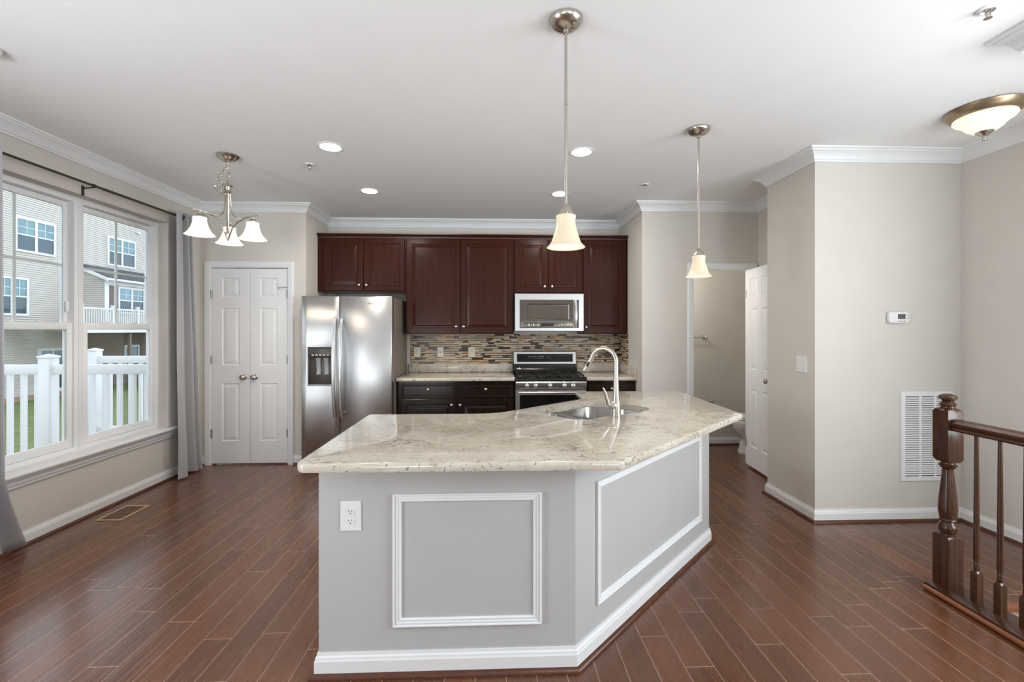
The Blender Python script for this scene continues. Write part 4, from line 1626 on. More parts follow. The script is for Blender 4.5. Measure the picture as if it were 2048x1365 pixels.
def pendant(px, py, label):
    t = thing('pendant_lamp', (px, py, CZ), label, 'pendant lamp', 'pendants over the island')
    bm = B()
    lathe(bm, [(0.071, -0.0003), (0.072, -0.008), (0.066, -0.020), (0.050, -0.034), (0.028, -0.044), (0.013, -0.048), (0.012, -0.060), (0.009, -0.063)], (px, py, CZ), 32, cap0=True, cap1=True)
    cn = put('canopy', bm, M['nickel'], t)
    bm = B()
    lathe(bm, [(0.005, 0.0), (0.006, -0.004), (0.0, -0.007)], (px + 0.03, py - 0.03, CZ - 0.034), 10)
    put('screw', bm, M['chrome'], cn)
    bm = B()
    tube(bm, [(px, py, CZ - 0.06), (px, py, 1.955)], 0.0065, 12)
    lathe(bm, [(0.0075, -0.012), (0.0075, 0.012)], (px, py, 2.40), 12)
    put('stem', bm, M['nickel'], t)
    bm = B()
    lathe(bm, [(0.007, 0.0), (0.012, -0.004), (0.026, -0.026), (0.034, -0.040), (0.036, -0.046), (0.030, -0.047)], (px, py, 1.962), 28, cap0=True, cap1=True)
    for k in range(3):
        a = 2 * PI * k / 3 + 0.5
        lathe(bm, [(0.004, 0), (0.004, -0.012)], (px + 0.036 * math.cos(a), py + 0.036 * math.sin(a), 1.922), 8, cap0=True, cap1=True)
    put('socket_cup', bm, M['nickel'], t)
    bm = B()
    bell(bm, (px, py, 1.9155))
    put('glass_shade', bm, M['alabaster'], t)
    bm = B()
    lathe(bm, [(0.0, 0.0), (0.013, -0.002), (0.014, -0.02), (0.026, -0.05), (0.029, -0.07), (0.024, -0.088), (0.012, -0.097), (0.0, -0.099)], (px, py, 1.900), 20)
    put('bulb', bm, M['bulb'], t)
    return t


pendant(0.302, 1.9, 'pendant lamp with cream glass bell hanging over the front of the island, nearest the camera')
pendant(1.345, 2.9, 'pendant lamp with cream glass bell hanging farther back, beside the bathroom doorway')

# ------------------------------------------------------------------ chandelier
cx, cy = -2.045, 3.48
ch = thing('chandelier', (cx, cy, CZ), 'three-light brushed nickel chandelier with white bell glass shades', 'chandelier')
bm = B()
lathe(bm, [(0.078, -0.0003), (0.079, -0.006), (0.070, -0.018), (0.048, -0.036), (0.022, -0.050), (0.008, -0.054), (0.006, -0.064)], (cx, cy, CZ), 32, cap0=True, cap1=True)
put('canopy', bm, M['nickel'], ch)


def link(bm, c, ax, ln=0.020, wd=0.0095, r=0.0022, tilt=0.0):
    pts = []
    for k in range(16):
        a = 2 * PI * k / 16
        u, v = math.cos(a) * wd, math.sin(a) * ln
        pts.append((u, v))
    cc = Vector(c)
    d = Vector((math.sin(tilt), 0, math.cos(tilt)))
    s = Vector((math.cos(ax), math.sin(ax), 0))
    s = (s - d * s.dot(d)).normalized()
    tube(bm, [cc + s * u + d * v for u, v in pts], r, 6, closed=True)


bm = B()
z = CZ - 0.078
k = 0
while z > 2.545:
    link(bm, (cx + 0.004 * math.sin(k), cy, z), PI / 2 * (k % 2) + 0.4)
    z -= 0.032
    k += 1
# slack loop of spare chain hanging at the left
slack = [(-0.018, 2.645), (-0.036, 2.622), (-0.052, 2.598), (-0.068, 2.573), (-0.080, 2.546), (-0.088, 2.518), (-0.084, 2.490), (-0.068, 2.470), (-0.046, 2.462), (-0.034, 2.482), (-0.040, 2.508), (-0.052, 2.530), (-0.03, 2.545)]
for i, (dx, zz) in enumerate(slack):
    nx, nz = slack[min(i + 1, len(slack) - 1)]
    px_, pz_ = slack[max(i - 1, 0)]
    link(bm, (cx + dx, cy - 0.01, zz), PI / 2 * (i % 2) + 0.3, 0.019, 0.009, 0.0022, math.atan2(nx - px_, nz - pz_))
put('chain', bm, M['nickel'], ch)
bm = B()
lathe(bm, [(0.004, 0.030), (0.008, 0.026), (0.010, 0.016), (0.034, 0.010), (0.036, 0.002), (0.026, -0.006), (0.022, -0.030), (0.028, -0.038), (0.030, -0.046), (0.020, -0.052)], (cx, cy, 2.520), 28, cap0=True, cap1=True)
lathe(bm, [(0.009, 0.0), (0.009, -0.30), (0.016, -0.31), (0.012, -0.335), (0.004, -0.36), (0.0, -0.366)], (cx, cy, 2.468), 18, cap0=True)
put('column', bm, M['nickel'], ch)
for k in range(3):
    a = R(117 + 120 * k)
    ux_, uy_ = math.cos(a), math.sin(a)
    RS = 0.192
    zt = 2.262 - (0.0 if k else 0.0)
    bm = B()
    P3 = lambda r, z: (cx + ux_ * r, cy + uy_ * r, z)
    tube(bm, [P3(0.018, 2.462), P3(0.020, 2.40), P3(0.024, 2.34), P3(0.038, 2.305), P3(0.065, 2.283), P3(0.10, 2.276), P3(0.145, 2.283), P3(RS, 2.29), P3(RS + 0.055, 2.294)], 0.0045, 8, sx=1.6)
    tube(bm, [P3(0.004, 2.115), P3(0.012, 2.14), P3(0.035, 2.20), P3(0.075, 2.245), P3(0.125, 2.272), P3(0.17, 2.285)], 0.0042, 8, sx=1.6)
    arm = put('arm', bm, M['nickel'], ch)
    bm = B()
    lathe(bm, [(0.005, 0.03), (0.008, 0.012), (0.022, 0.0), (0.026, -0.014), (0.024, -0.018)], (cx + ux_ * RS, cy + uy_ * RS, 2.262), 20, cap0=True, cap1=True)
    put('socket_cup', bm, M['nickel'], arm)
    bm = B()
    CB = [(0.026, 0.0), (0.043, -0.003), (0.045, -0.008), (0.043, -0.02), (0.047, -0.045), (0.058, -0.078), (0.072, -0.105), (0.088, -0.124), (0.098, -0.132)]
    bell(bm, (cx + ux_ * RS, cy + uy_ * RS, 2.2455), 1.0, CB)
    put('glass_shade', bm, M['alabaster_hot'], arm)
    bm = B()
    lathe(bm, [(0.0, 0.0), (0.013, -0.002), (0.014, -0.02), (0.026, -0.05), (0.029, -0.07), (0.024, -0.088), (0.012, -0.097), (0.0, -0.099)], (cx + ux_ * RS, cy + uy_ * RS, 2.232), 18)
    put('bulb', bm, M['bulb_chandelier'], arm)

# ------------------------------------------------------------------ recessed ceiling lights
def can_parts(t, x, y):
    bm = B()
    lathe(bm, [(0.070, -0.0004), (0.072, -0.004), (0.082, -0.006), (0.091, -0.004), (0.093, -0.0004)], (x, y, CZ), 40)
    put('trim_ring', bm, M['trim'], t)
    bm = B()
    lathe(bm, [(0.0705, -0.0006), (0.06, -0.0032), (0.03, -0.0048), (0.0, -0.0052)], (x, y, CZ), 40)
    put('lens', bm, M['can'], t)


c0 = thing('recessed_light', (-1.20, 3.284, CZ), 'lit recessed ceiling light nearest the chandelier', 'recessed light', 'recessed kitchen lights')
can_parts(c0, -1.20, 3.284)
for x, y, lab in ((0.643, 3.307, 'lit recessed ceiling light just right of the near pendant stem'),
                  (-1.205, 4.306, 'lit recessed ceiling light in front of the cabinet above the refrigerator'),
                  (0.63, 4.332, 'lit recessed ceiling light partly behind the near pendant stem, before the microwave')):
    dup(c0, (x, y, CZ), lab)


def sprinkler(x, y, label):
    t = thing('sprinkler_head', (x, y, CZ), label, 'sprinkler', 'ceiling sprinklers')
    bm = B()
    lathe(bm, [(0.038, -0.0003), (0.037, -0.004), (0.024, -0.008), (0.020, -0.002), (0.006, -0.001)], (x, y, CZ), 24)
    put('escutcheon', bm, M['trim'], t)
    bm = B()
    lathe(bm, [(0.010, -0.001), (0.010, -0.012), (0.006, -0.014), (0.005, -0.03), (0.002, -0.034)], (x, y, CZ), 12, cap0=True, cap1=True)
    for s in (-1, 1):
        tube(bm, [(x + s * 0.009, y, CZ - 0.010), (x + s * 0.012, y, CZ - 0.022), (x + s * 0.004, y, CZ - 0.036)], 0.002, 6)
    lathe(bm, [(0.0, -0.035), (0.014, -0.036), (0.014, -0.038), (0, -0.039)], (x, y, CZ), 14)
    put('head', bm, M['nickel'], t)
    return t


sprinkler(-1.495, 3.637, 'small ceiling sprinkler between the chandelier and the recessed lights')
sprinkler(1.366, 4.021, 'small ceiling sprinkler near the crown by the bathroom wall')
sprinkler(2.045, 1.775, 'ceiling sprinkler in a dished ring beside the stairwell beam')
bm = B()
lathe(bm, [(0.062, -0.0003), (0.060, -0.022), (0.050, -0.032), (0.0, -0.034)], (-2.405, 2.18, CZ), 28, cap0=True)
tag(put('smoke_detector', bm, M['plate']), 'round white ceiling detector cut by the left edge of the view', 'smoke detector')

# ------------------------------------------------------------------ flush dome light
fx_, fy_ = 2.945, 2.575
t = thing('flush_ceiling_light', (fx_, fy_, CZ), 'bronze-rimmed alabaster dome light flush to the ceiling at the right', 'ceiling light')
bm = B()
lathe(bm, [(0.178, -0.0003), (0.184, -0.006), (0.180, -0.016), (0.166, -0.034), (0.150, -0.048), (0.140, -0.050), (0.136, -0.044), (0.05, -0.040)], (fx_, fy_, CZ), 48, cap0=True, cap1=True)
put('rim', bm, mat('brushed_bronze', (0.36, 0.27, 0.175), 0.35, 0.8, var=0.1), t)
bm = B()
lathe(bm, [(0.141, -0.0505), (0.143, -0.058), (0.134, -0.070), (0.116, -0.080), (0.100, -0.094), (0.082, -0.116), (0.058, -0.134), (0.030, -0.142), (0.0, -0.143)], (fx_, fy_, CZ), 48)
put('glass_dome', bm, M['dome'], t)
bm = B()
lathe(bm, [(0.042, -0.137), (0.043, -0.1405), (0.034, -0.150), (0.018, -0.162), (0.009, -0.168), (0.008, -0.174), (0.013, -0.180), (0.011, -0.190), (0, -0.194)], (fx_, fy_, CZ), 24, cap0=True)
put('finial', bm, M['nickel'], t)

# ------------------------------------------------------------------ things on the right-hand walls
t = thing('return_vent', (3.217, YV, 0.296), 'tall white louvred return-air grille low on the wall behind the newel post', 'vent')
bm = B()
VX0, VX1, VZ0, VZ1 = 3.010, 3.425, 0.296, 0.963
moulded_frame(bm, VX1 - VX0, VZ1 - VZ0, [(0, 0), (0, 0.006), (0.004, 0.010), (0.032, 0.010), (0.036, 0.006), (0.036, 0.0)], T(VX0, YV - 0.0004, VZ0))
for k in (1, 2):
    xx = VX0 + 0.036 + (VX1 - VX0 - 0.072) * k / 3
    box(bm, xx - 0.009, xx + 0.009, YV - 0.008, YV - 0.0004, VZ0 + 0.034, VZ1 - 0.034)
put('frame', bm, M['plate'], t, smooth=False)
bm = B()
box(bm, VX0 + 0.03, VX1 - 0.03, YV - 0.0015, YV - 0.0003, VZ0 + 0.03, VZ1 - 0.03)
put('duct', bm, M['slot'], t)
nl = 36
for k in range(nl):
    z = VZ0 + 0.040 + (VZ1 - VZ0 - 0.08) * (k + 0.5) / nl
    bm = B()
    loft(bm, [[(x, YV - 0.0085, z - 0.0045), (x, YV - 0.0095, z - 0.0035), (x, YV - 0.002, z + 0.0065), (x, YV - 0.0018, z + 0.0055)] for x in (VX0 + 0.034, VX1 - 0.034)])
    put('louvre', bm, M['plate'], t, smooth=False)

t = thing('thermostat', (2.985, YV, 1.515), 'small white digital thermostat on the beige wall above the vent grille', 'thermostat')
bm = B()
rr = fillet([(-0.082, -0.042), (0.082, -0.042), (0.082, 0.042), (-0.082, 0.042)], [0.02, 0.035, 0.035, 0.02], 6)
loft(bm, [[(2.985 + x * k, YV - d, 1.515 + z * k) for x, z in rr] for k, d in ((0.93, 0.0003), (1.0, 0.006), (1.0, 0.024), (0.95, 0.029), (0.9, 0.030))])
put('housing', bm, M['plate'], t)
bm = B()
box(bm, 2.967, 3.024, YV - 0.0312, YV - 0.0299, 1.503, 1.540)
put('screen', bm, M['lcd'], t)
for (x, z) in ((2.976, 1.486), (2.998, 1.486), (3.019, 1.486), (3.046, 1.530), (3.055, 1.518), (3.046, 1.507)):
    bm = B()
    box(bm, x - 0.006, x + 0.006, YV - 0.0315, YV - 0.0298, z - 0.003, z + 0.003, 0.001)
    put('button', bm, M['greybtn'], t)

# double toggle switch on the wall facing the kitchen
t = thing('light_switch', (XS, 3.345, 1.155), 'white double toggle switch plate on the narrow beige wall', 'switch')
MSW = T(XS, 3.345, 1.155) @ Matrix.Rotation(R(-90), 4, 'Z')
bm = B()
loft(bm, [[(-a, -d, -b), (a, -d, -b), (a, -d, b), (-a, -d, b)] for a, b, d in ((0.060, 0.062, 0.0003), (0.060, 0.062, 0.002), (0.057, 0.059, 0.0055), (0.054, 0.056, 0.006))])
bmesh.ops.transform(bm, matrix=MSW, verts=bm.verts)
put('plate', bm, M['plate'], t, smooth=False)
for s in (-1, 1):
    bm = B()
    box(bm, s * 0.023 - 0.005, s * 0.023 + 0.005, -0.0065, -0.0055, -0.013, 0.013)
    loft(bm, [[(s * 0.023 - 0.004, -0.006, z - 0.004), (s * 0.023 + 0.004, -0.006, z - 0.004), (s * 0.023 + 0.004, -0.006, z + 0.006), (s * 0.023 - 0.004, -0.006, z + 0.006)] if d == 0 else
              [(s * 0.023 - 0.003, -0.017, z + 0.004), (s * 0.023 + 0.003, -0.017, z + 0.004), (s * 0.023 + 0.003, -0.017, z + 0.009), (s * 0.023 - 0.003, -0.017, z + 0.009)] for d, z in ((0, 0), (1, 0))])
    bmesh.ops.transform(bm, matrix=MSW, verts=bm.verts)
    put('toggle', bm, M['plate'], t, smooth=False)
    bm = B()
    for z in (-0.03, 0.03):
        lathe(bm, [(0.003, -0.0058), (0.003, -0.0068), (0.001, -0.0072)], (s * 0.023, 0, z), 10, 'y', True, True)
    bmesh.ops.transform(bm, matrix=MSW, verts=bm.verts)
    put('screw', bm, M['greybtn'], t)

# ------------------------------------------------------------------ stair rail
NX, NY = 2.463, 2.335
t = thing('stair_railing', (NX, NY, 0), 'dark stained wood stair railing with turned newel post and balusters', 'railing')
h = 0.043
bm = B()
box(bm, NX - h, NX + h, NY - h, NY + h, 0.0325, 0.292, 0.003, 1)
SQ = lambda k, z: [(NX - k, NY - k, z), (NX + k, NY - k, z), (NX + k, NY + k, z), (NX - k, NY + k, z)]
bm.free()
bm = B()


def sq_to_round(bm, specs, x, y, n=32):
    """specs: (radius, z, squareness 0..1)"""
    rings = []
    for r, z, q in specs:
        pts = []
        for i in range(n):
            a = 2 * PI * i / n
            c, s = math.cos(a), math.sin(a)
            m = max(abs(c), abs(s))
            k = (1 - q) + q / m
            pts.append((x + r * c * k, y + r * s * k, z))
        rings.append(pts)
    return loft(bm, rings)


sq_to_round(bm, [(h, 0.033, 1), (h, 0.296, 1), (h * 0.92, 0.306, 0.7), (0.030, 0.308, 0), (0.029, 0.316, 0), (0.034, 0.320, 0), (0.040, 0.332, 0), (0.042, 0.345, 0), (0.040, 0.360, 0), (0.030, 0.374, 0), (0.028, 0.380, 0),
                 (0.036, 0.384, 0), (0.037, 0.390, 0), (0.034, 0.396, 0), (0.040, 0.420, 0), (0.0415, 0.450, 0), (0.039, 0.500, 0), (0.033, 0.560, 0), (0.027, 0.620, 0), (0.024, 0.664, 0), (0.030, 0.672, 0), (0.039, 0.682, 0), (0.040, 0.688, 0), (0.030, 0.694, 0),
                 (0.029, 0.702, 0), (h * 0.9, 0.706, 0.6), (h, 0.722, 1), (h, 0.975, 1), (h * 0.9, 0.990, 0.8), (0.030, 1.000, 0), (0.030, 1.008, 0), (0.036, 1.012, 0), (0.037, 1.018, 0), (0.030, 1.026, 0), (0.024, 1.034, 0), (0.030, 1.042, 0), (0.039, 1.048, 0), (0.040, 1.056, 0), (0.034, 1.066, 0), (0.018, 1.073, 0), (0.002, 1.075, 0)], NX, NY, 40)
put('newel_post', bm, M['railwood'], t, ang=30)
bm = B()
HR = [(-0.020, 0.880), (0.020, 0.880), (0.026, 0.888), (0.022, 0.898), (0.029, 0.912), (0.031, 0.924), (0.024, 0.938), (0.010, 0.944), (-0.010, 0.944), (-0.024, 0.938), (-0.031, 0.924), (-0.029, 0.912), (-0.022, 0.898), (-0.026, 0.888)]
loft(bm, [[(NX + x, y, z) for x, z in HR] for y in (NY - h + 0.004, -1.2)])
put('handrail', bm, M['railwood_y'], t, ang=30)
bm = B()
box(bm, 2.368, 2.53, -1.38, 2.375, 0.0003, 0.032, 0.002)
put('base_board', bm, M['railwood_y'], t)
yb = 2.190
k = 0
while yb > -1.2:
    bm = B()
    q = 0.0165
    sq_to_round(bm, [(q, 0.0315, 1), (q, 0.172, 1), (q * 0.85, 0.182, 0.6), (0.010, 0.188, 0), (0.0125, 0.200, 0), (0.010, 0.214, 0), (0.0125, 0.220, 0), (0.010, 0.226, 0), (0.013, 0.250, 0), (0.0125, 0.35, 0), (0.0085, 0.882, 0)], NX, yb, 16)
    put('baluster', bm, M['railwood'], t, ang=30)
    yb -= 0.107
bm = B()
tube(bm, [(2.355, -1.38, 0.014), (2.355, 2.352, 0.014), (2.3555, 2.362, 0.014)], [0.0135, 0.0135, 0.009], 14)
tag(put('stair_nosing', bm, M['nosing']), 'orange-brown rounded wood strip edging the stair railing base', 'moulding')

# carpeted stairs going down behind the rail
bm = B()
prof = [(2.219, -0.05), (2.219, -0.19)]
y, z = 2.219, -0.19
for k in range(9):
    prof.append((y - 0.26, z))
    z -= 0.19
    y -= 0.26
    prof.append((y, z))
bot = [(y, z - 0.08), (2.219 + 0.05, -0.29), (2.219 + 0.05, -0.05)]
poly = prof + bot
loft(bm, [[(x, yy, zz) for yy, zz in poly] for x in (2.535, XR - 0.001)])
struct('stairs', bm, M['carpet'], smooth=False)
struct('wall_stair', wall_box(B(), 'y', -1.4, 2.30, 2.43, 2.53, -1.9, -0.05), M['wall'], smooth=False)
bm = B()
box(bm, 2.53, XR - 0.001, 2.19, 2.222, -0.032, 0.002, 0.008)
struct('trim_3', bm, M['nosing'])

# ------------------------------------------------------------------ bathroom
t = thing('towel_bar', (2.28, YB, 1.33), 'chrome towel bar on the dim bathroom wall', 'towel bar')
bm = B()
tube(bm, [(1.99, YB - 0.065, 1.333), (2.575, YB - 0.065, 1.333)], 0.008, 12)
put('bar', bm, M['chrome'], t)
for x in (1.99, 2.575):
    bm = B()
    lathe(bm, [(0.022, -0.0004), (0.022, -0.008), (0.011, -0.014), (0.010, -0.05), (0.016, -0.056), (0.017, -0.072), (0.010, -0.080), (0, -0.081)], (x, YB, 1.333), 18, 'y', True)
    put('post', bm, M['chrome'], t)
t = thing('paper_holder', (2.62, YB, 0.54), 'small chrome paper holder low on the bathroom wall', 'paper holder')
for x in (2.55, 2.68):
    bm = B()
    lathe(bm, [(0.020, -0.0004), (0.020, -0.008), (0.010, -0.014), (0.009, -0.05), (0.014, -0.056), (0.014, -0.070), (0, -0.074)], (x, YB, 0.545), 16, 'y', True)
    put('post', bm, M['chrome'], t)
bm = B()
tube(bm, [(2.56, YB - 0.06, 0.545), (2.67, YB - 0.06, 0.545)], 0.006, 10)
put('roller', bm, M['chrome'], t)

tx, ty = 2.745, 5.06
t = thing('toilet', (3.1, ty, 0), 'white toilet half hidden behind the open bathroom door', 'toilet')


def oval(cx_, cy_, a, b, z, n=32, sq=1.0, front=1.0):
    pts = []
    for i in range(n):
        q = 2 * PI * i / n
        c, s = math.cos(q), math.sin(q)
        aa = a * (front if c < 0 else 1.0)
        pts.append((cx_ + aa * math.copysign(abs(c) ** sq, c), cy_ + b * math.copysign(abs(s) ** sq, s), z))
    return pts


bm = B()
loft(bm, [oval(3.02, ty, 0.20, 0.115, 0.0003, sq=0.8), oval(3.02, ty, 0.20, 0.115, 0.02, sq=0.8), oval(3.02, ty, 0.185, 0.10, 0.06, sq=0.85), oval(3.02, ty, 0.175, 0.10, 0.16, sq=0.9), oval(3.0, ty, 0.20, 0.125, 0.22), oval(2.985, ty, 0.225, 0.165, 0.29), oval(2.985, ty, 0.238, 0.182, 0.35), oval(2.985, ty, 0.24, 0.186, 0.375), oval(2.985, ty, 0.232, 0.178, 0.388)])
put('bowl', bm, M['porcelain'], t)
bm = B()
loft(bm, [oval(2.99, ty, 0.236, 0.184, 0.3935), oval(2.99, ty, 0.24, 0.188, 0.397), oval(2.99, ty, 0.24, 0.188, 0.407), oval(2.99, ty, 0.235, 0.183, 0.411)])
put('seat', bm, M['porcelain'], t)
bm = B()
loft(bm, [oval(2.995, ty, 0.234, 0.182, 0.4165), oval(2.995, ty, 0.238, 0.186, 0.420), oval(2.995, ty, 0.236, 0.184, 0.431), oval(2.995, ty, 0.20, 0.15, 0.440)])
put('lid', bm, M['porcelain'], t)
bm = B()
box(bm, 3.22, 3.495, ty - 0.10, ty + 0.10, 0.10, 0.39, 0.02, 3)
box(bm, 3.27, 3.495, ty - 0.22, ty + 0.22, 0.38, 0.74, 0.025, 3)
tk = put('tank', bm, M['porcelain'], t)
bm = B()
box(bm, 3.258, 3.497, ty - 0.232, ty + 0.232, 0.741, 0.775, 0.012, 3)
put('tank_lid', bm, M['porcelain'], tk)
l = bpy.data.lights.new('bath_vanity_lamp', 'POINT')
l.energy = 15
l.shadow_soft_size = 0.06
l.color = (1.0, 0.97, 0.93)
o = bpy.data.objects.new('bath_vanity_lamp', l)
o.location = (1.80, 4.95, 2.05)
COL.objects.link(o)

# ------------------------------------------------------------------ outside, seen through the window
GZ = -1.75
bm = B()
box(bm, -60, -3.4, -25, 70, GZ - 0.1, GZ)
struct('lawn', bm, M['grass'], smooth=False)
HX = -22.3


def facade(bm, y0, y1, z0, z1, x, lap=0.105, d=0.016):
    """horizontal clapboards facing +x, each with an open shadow gap under its lip"""
    z = z0
    while z < z1:
        zt = min(z + lap, z1)
        g_ = 0.016
        pr = [(x - 0.03, z), (x - 0.03, z + g_), (x + d, z + g_), (x, zt), (x - 0.03, zt)]
        rs = [[bm.verts.new((px_, yy, pz_)) for px_, pz_ in pr] for yy in (y0, y1)]
        for i in range(len(pr) - 1):
            bm.faces.new((rs[0][i], rs[1][i], rs[1][i + 1], rs[0][i + 1]))
        z = zt
    return bm


def house_window(parent, y0, y1, z0, z1, x, units=1, grid=True, glass='extglass'):
    """trimmed double-hung window on a house wall facing +x"""
    bm = B()
    tw = 0.10
    for a, b, c, d in ((y0 - tw, y0, z0 - tw, z1 + tw), (y1, y1 + tw, z0 - tw, z1 + tw), (y0, y1, z1, z1 + tw), (y0, y1, z0 - tw, z0)):
        box(bm, x + 0.002, x + 0.06, a, b, c, d)
    uw = (y1 - y0) / units
    for k in range(1, units):
        box(bm, x + 0.002, x + 0.058, y0 + uw * k - 0.06, y0 + uw * k + 0.06, z0, z1)
    zm = (z0 + z1) / 2
    box(bm, x + 0.002, x + 0.05, y0, y1, zm - 0.03, zm + 0.03)
    if grid:
        for k in range(units):
            yc = y0 + uw * (k + 0.5)
            box(bm, x + 0.012, x + 0.045, yc - 0.012, yc + 0.012, zm, z1)
        zq = (zm + z1) / 2
        box(bm, x + 0.012, x + 0.044, y0, y1, zq - 0.012, zq + 0.012)
    wn = put('window', bm, M['ext_trim'], parent, smooth=False)
    bm = B()
    box(bm, x + 0.003, x + 0.03, y0 + 0.001, y1 - 0.001, zm, z1 - 0.001)
    put('pane', bm, M[glass], wn, smooth=False)
    bm = B()
    box(bm, x + 0.003, x + 0.025, y0 + 0.001, y1 - 0.001, z0 + 0.001, zm)
    put('pane', bm, M['extblind'], wn, smooth=False)
    return wn


h1 = thing('townhouse', (HX - 4, 19.0, GZ), 'beige-sided townhouse filling the left window pane, three storeys tall', 'house', 'townhouses across the lawn')
bm = facade(B(), 8.0, 24.2, GZ, 11.0, HX)
box(bm, HX - 8.0, HX - 0.031, 8.0, 24.2, GZ, 11.0)
put('wall', bm, M['siding'], h1, smooth=False)
house_window(h1, 21.56, 23.28, 5.22, 6.66, HX, 2)
house_window(h1, 20.70, 21.98, 2.20, 3.80, HX, 2)
house_window(h1, 17.5, 19.2, 5.22, 6.66, HX, 2)
house_window(h1, 22.03, 23.40, 8.02, 8.55, HX, 2, False, 'extblind')
bm = B()
box(bm, HX + 0.002, HX + 0.07, 22.50, 23.95, GZ + 0.05, 0.52)
dd = put('door', bm, M['ext_trim'], h1, smooth=False)
bm = B()
for a, b in ((22.66, 23.18), (23.28, 23.82)):
    box(bm, HX + 0.071, HX + 0.08, a, b, GZ + 0.25, 0.40)
put('pane', bm, M['extblind'], dd, smooth=False)
for yy in (22.5, 23.45):
    bm = B()
    box(bm, HX + 0.015, HX + 0.14, yy - 0.12, yy + 0.12, 1.36, 1.52, 0.03)
    put('flood_lamp', bm, M['ext_trim'], h1)

h2 = thing('townhouse', (HX - 4, 31.0, GZ), 'beige-sided townhouse with slate lean-to roof and white balcony in the right window pane', 'house', 'townhouses across the lawn')
bm = facade(B(), 24.2, 46.0, 1.6, 11.0, HX)
box(bm, HX - 8.0, HX - 0.031, 24.21, 46.0, GZ, 11.0)
put('wall', bm, M['siding'], h2, smooth=False)
house_window(h2, 26.50, 28.30, 5.28, 6.76, HX, 2)
house_window(h2, 24.45, 24.62, 2.1, 3.95, HX, 1, False, 'extblind')
bm = B()
box(bm, HX + 0.002, HX + 0.05, 24.21, 46.0, GZ, 1.4)
put('lower_wall', bm, M['brownbrick'], h2, smooth=False)
house_window(h2, 27.6, 28.5, -0.75, 0.42, HX + 0.05, 1, False, 'extblind')
# bump-out room with lean-to roof on the balcony level
BX = HX + 1.3
bm = facade(B(), 24.70, 31.0, 1.6, 4.17, BX)
box(bm, HX + 0.02, BX - 0.031, 24.735, 31.0, 1.6, 4.17)
loft(bm, [[(HX + 0.02, y, 4.171), (BX - 0.031, y, 4.171), (BX - 0.031, y, 4.33), (HX + 0.02, y, 4.86)] for y in (24.70, 31.0)])
side = facade(bmesh.new(), HX + 0.02, BX - 0.001, 1.6, 4.20, 0.0)
bmesh.ops.transform(side, matrix=T(0, 24.70, 0) @ Matrix.Rotation(R(-90), 4, 'Z'), verts=side.verts)
for f_ in side.faces:
    bm.faces.new([bm.verts.new(v.co) for v in f_.verts])
side.free()
bp = put('bump_out', bm, M['siding'], h2, smooth=False)
bm = B()
box(bm, BX + 0.018, BX + 0.05, 24.68, 24.94, 1.6, 4.17)
box(bm, BX + 0.018, BX + 0.045, 24.94, 31.0, 3.92, 4.17)
put('corner_board', bm, M['ext_trim'], bp, smooth=False)
bm = B()
loft(bm, [[(HX + 0.018, y, 5.02), (BX + 0.35, y, 4.28), (BX + 0.35, y, 4.20), (HX + 0.018, y, 4.90)] for y in (24.55, 31.2)])
rf = put('roof', bm, M['shingle'], h2, smooth=False)
bm = B()
box(bm, BX + 0.32, BX + 0.42, 24.52, 31.2, 4.10, 4.22, 0.02)
put('gutter', bm, M['ext_trim'], rf)
bm = B()
loft(bm, [[(HX + 0.018, y, 4.94), (BX + 0.36, y, 4.22), (BX + 0.36, y, 4.06), (HX + 0.018, y, 4.76)] for y in (24.44, 24.55)])
put('rake_board', bm, M['ext_trim'], rf, smooth=False)
house_window(h2, 25.62, 27.28, 2.45, 3.76, BX + 0.012, 2)
for a, b in ((24.96, 25.48), (27.42, 27.95)):
    bm = B()
    box(bm, BX + 0.018, BX + 0.055, a, b, 2.4, 3.86)
    put('shutter', bm, M['shutter'], h2, smooth=False)
for yy, zz in ((28.55, 7.48), (29.3, 7.38)):
    bm = B()
    box(bm, HX + 0.015, HX + 0.13, yy - 0.12, yy + 0.12, zz - 0.05, zz + 0.05, 0.02)
    put('flood_lamp', bm, M['ext_trim'], h2)
bm = B()
lathe(bm, [(0.02, 0), (0.09, 0.05), (0.11, 0.25), (0.05, 0.32), (0, 0.34)], (HX + 0.13, 25.0, 3.2), 10)
put('porch_lamp', bm, M['wire'], h2)
bm = B()
box(bm, HX + 0.015, HX + 0.075, 25.78, 25.86, 1.6, 5.0)
put('downspout', bm, M['ext_trim'], h2, smooth=False)

# upper balcony across the lawn
bl = thing('balcony', (HX + 1.5, 26.0, GZ), 'white-railed upper balcony on posts across the lawn', 'balcony')
PX = HX + 3.0
bm = B()
box(bm, HX + 0.16, PX, 20.8, 31.0, 1.45, 1.60)
put('deck', bm, M['deckwood'], bl, smooth=False)
bm = B()
box(bm, PX + 0.001, PX + 0.04, 20.78, 31.0, 1.30, 1.57)
put('fascia', bm, M['ext_trim'], bl, smooth=False)
bm = B()
box(bm, PX - 0.09, PX - 0.03, 20.8, 31.0, 2.44, 2.53)
box(bm, PX - 0.085, PX - 0.035, 20.8, 31.0, 1.68, 1.76)
y = 20.9
while y < 31.0:
    box(bm, PX - 0.078, PX - 0.042, y - 0.02, y + 0.02, 1.76, 2.44)
    y += 0.13
put('railing', bm, M['rail_vinyl'], bl, smooth=False)
for y in (21.55, 23.26, 24.82, 27.2):
    bm = B()
    box(bm, PX - 0.12, PX - 0.0, y - 0.065, y + 0.065, 1.6001, 2.64)
    box(bm, PX - 0.135, PX + 0.015, y - 0.08, y + 0.08, 2.64, 2.68, 0.01)
    put('post', bm, M['rail_vinyl'], bl, smooth=False)
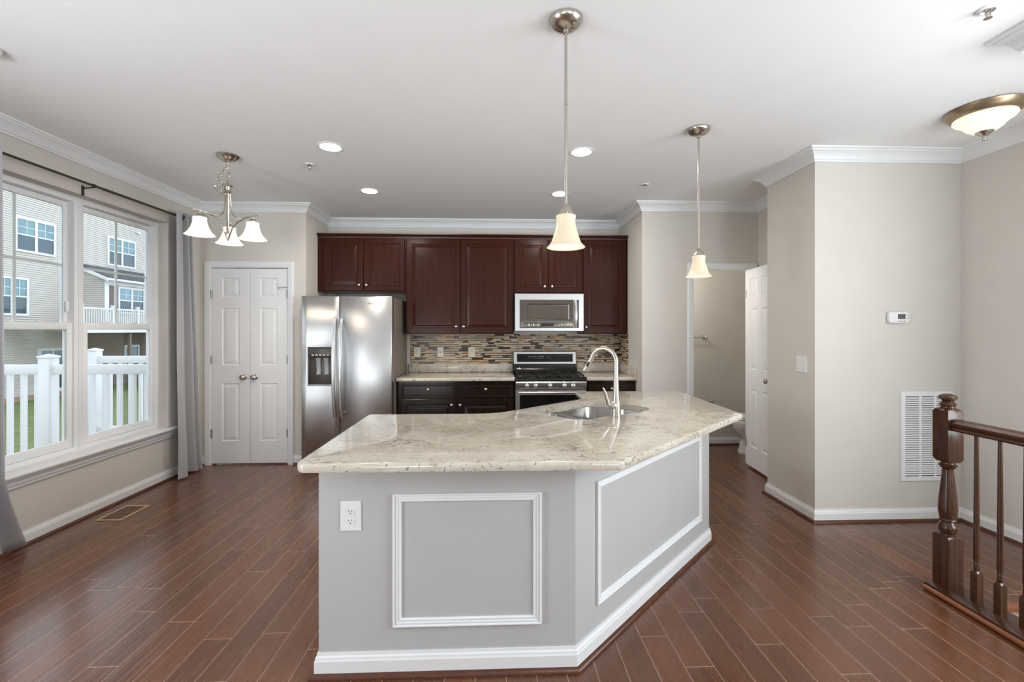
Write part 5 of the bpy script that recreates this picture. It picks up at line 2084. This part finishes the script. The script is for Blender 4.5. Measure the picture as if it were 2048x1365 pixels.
for y in (21.0, 24.4, 28.5):
    bm = B()
    box(bm, PX - 0.2, PX - 0.08, y - 0.06, y + 0.06, GZ, 1.4495)
    put('support_post', bm, M['underbrick'], bl, smooth=False)
bm = B()
box(bm, HX + 0.075, HX + 1.2, 15, 24.4, GZ + 0.001, GZ + 0.06)
struct('mulch_bed', bm, M['mulch'], smooth=False)


def deck_railing(y, x_posts, x0, x1, label, z0=-0.12, grp='white deck railings'):
    t = thing('deck_railing', ((x0 + x1) / 2, y, z0), label, 'railing', grp)
    bm = B()
    box(bm, x0, x1, y - 0.025, y + 0.025, 0.948, 1.052, 0.006)
    put('top_rail', bm, M['rail_vinyl'], t)
    bm = B()
    box(bm, x0, x1, y - 0.022, y + 0.022, -0.03, 0.045, 0.004)
    put('bottom_rail', bm, M['rail_vinyl'], t)
    x = x0 + 0.03
    while x < x1 - 0.02:
        if all(abs(x - p) > 0.09 for p in x_posts):
            bm = B()
            box(bm, x - 0.019, x + 0.019, y - 0.019, y + 0.019, 0.0452, 0.9478)
            put('baluster', bm, M['rail_vinyl'], t, smooth=False)
        x += 0.142
    for p in x_posts:
        bm = B()
        box(bm, p - 0.058, p + 0.058, y - 0.058, y + 0.058, z0, 1.125, 0.004)
        ps = put('post', bm, M['rail_vinyl'], t)
        bm = B()
        loft(bm, [[(p - k, y - k, z), (p + k, y - k, z), (p + k, y + k, z), (p - k, y + k, z)] for k, z in ((0.066, 1.1255), (0.066, 1.142), (0.002, 1.168))])
        put('post_cap', bm, M['rail_vinyl'], ps, smooth=False)
    return t


deck_railing(4.95, (-4.785,), -7.2, -3.36, 'white vinyl deck railing just outside the window, with one capped post')
deck_railing(6.60, (-5.74,), -5.70, -3.36, 'second white deck railing seen beyond the nearer one through the right pane')
bm = B()
box(bm, -7.2, -3.4, -0.5, 5.02, -0.16, -0.1205)
box(bm, -5.85, -3.4, 6.52, 10.0, -0.16, -0.1205)
struct('deck', bm, M['deckwood'], smooth=False)
bm = B()
tube(bm, [(-4.58, 4.78, 0.33), (-4.50, 4.80, 0.325), (-4.42, 4.82, 0.30), (-4.50, 4.80, 0.27), (-4.60, 4.78, 0.24)], 0.004, 6)
bm.free()
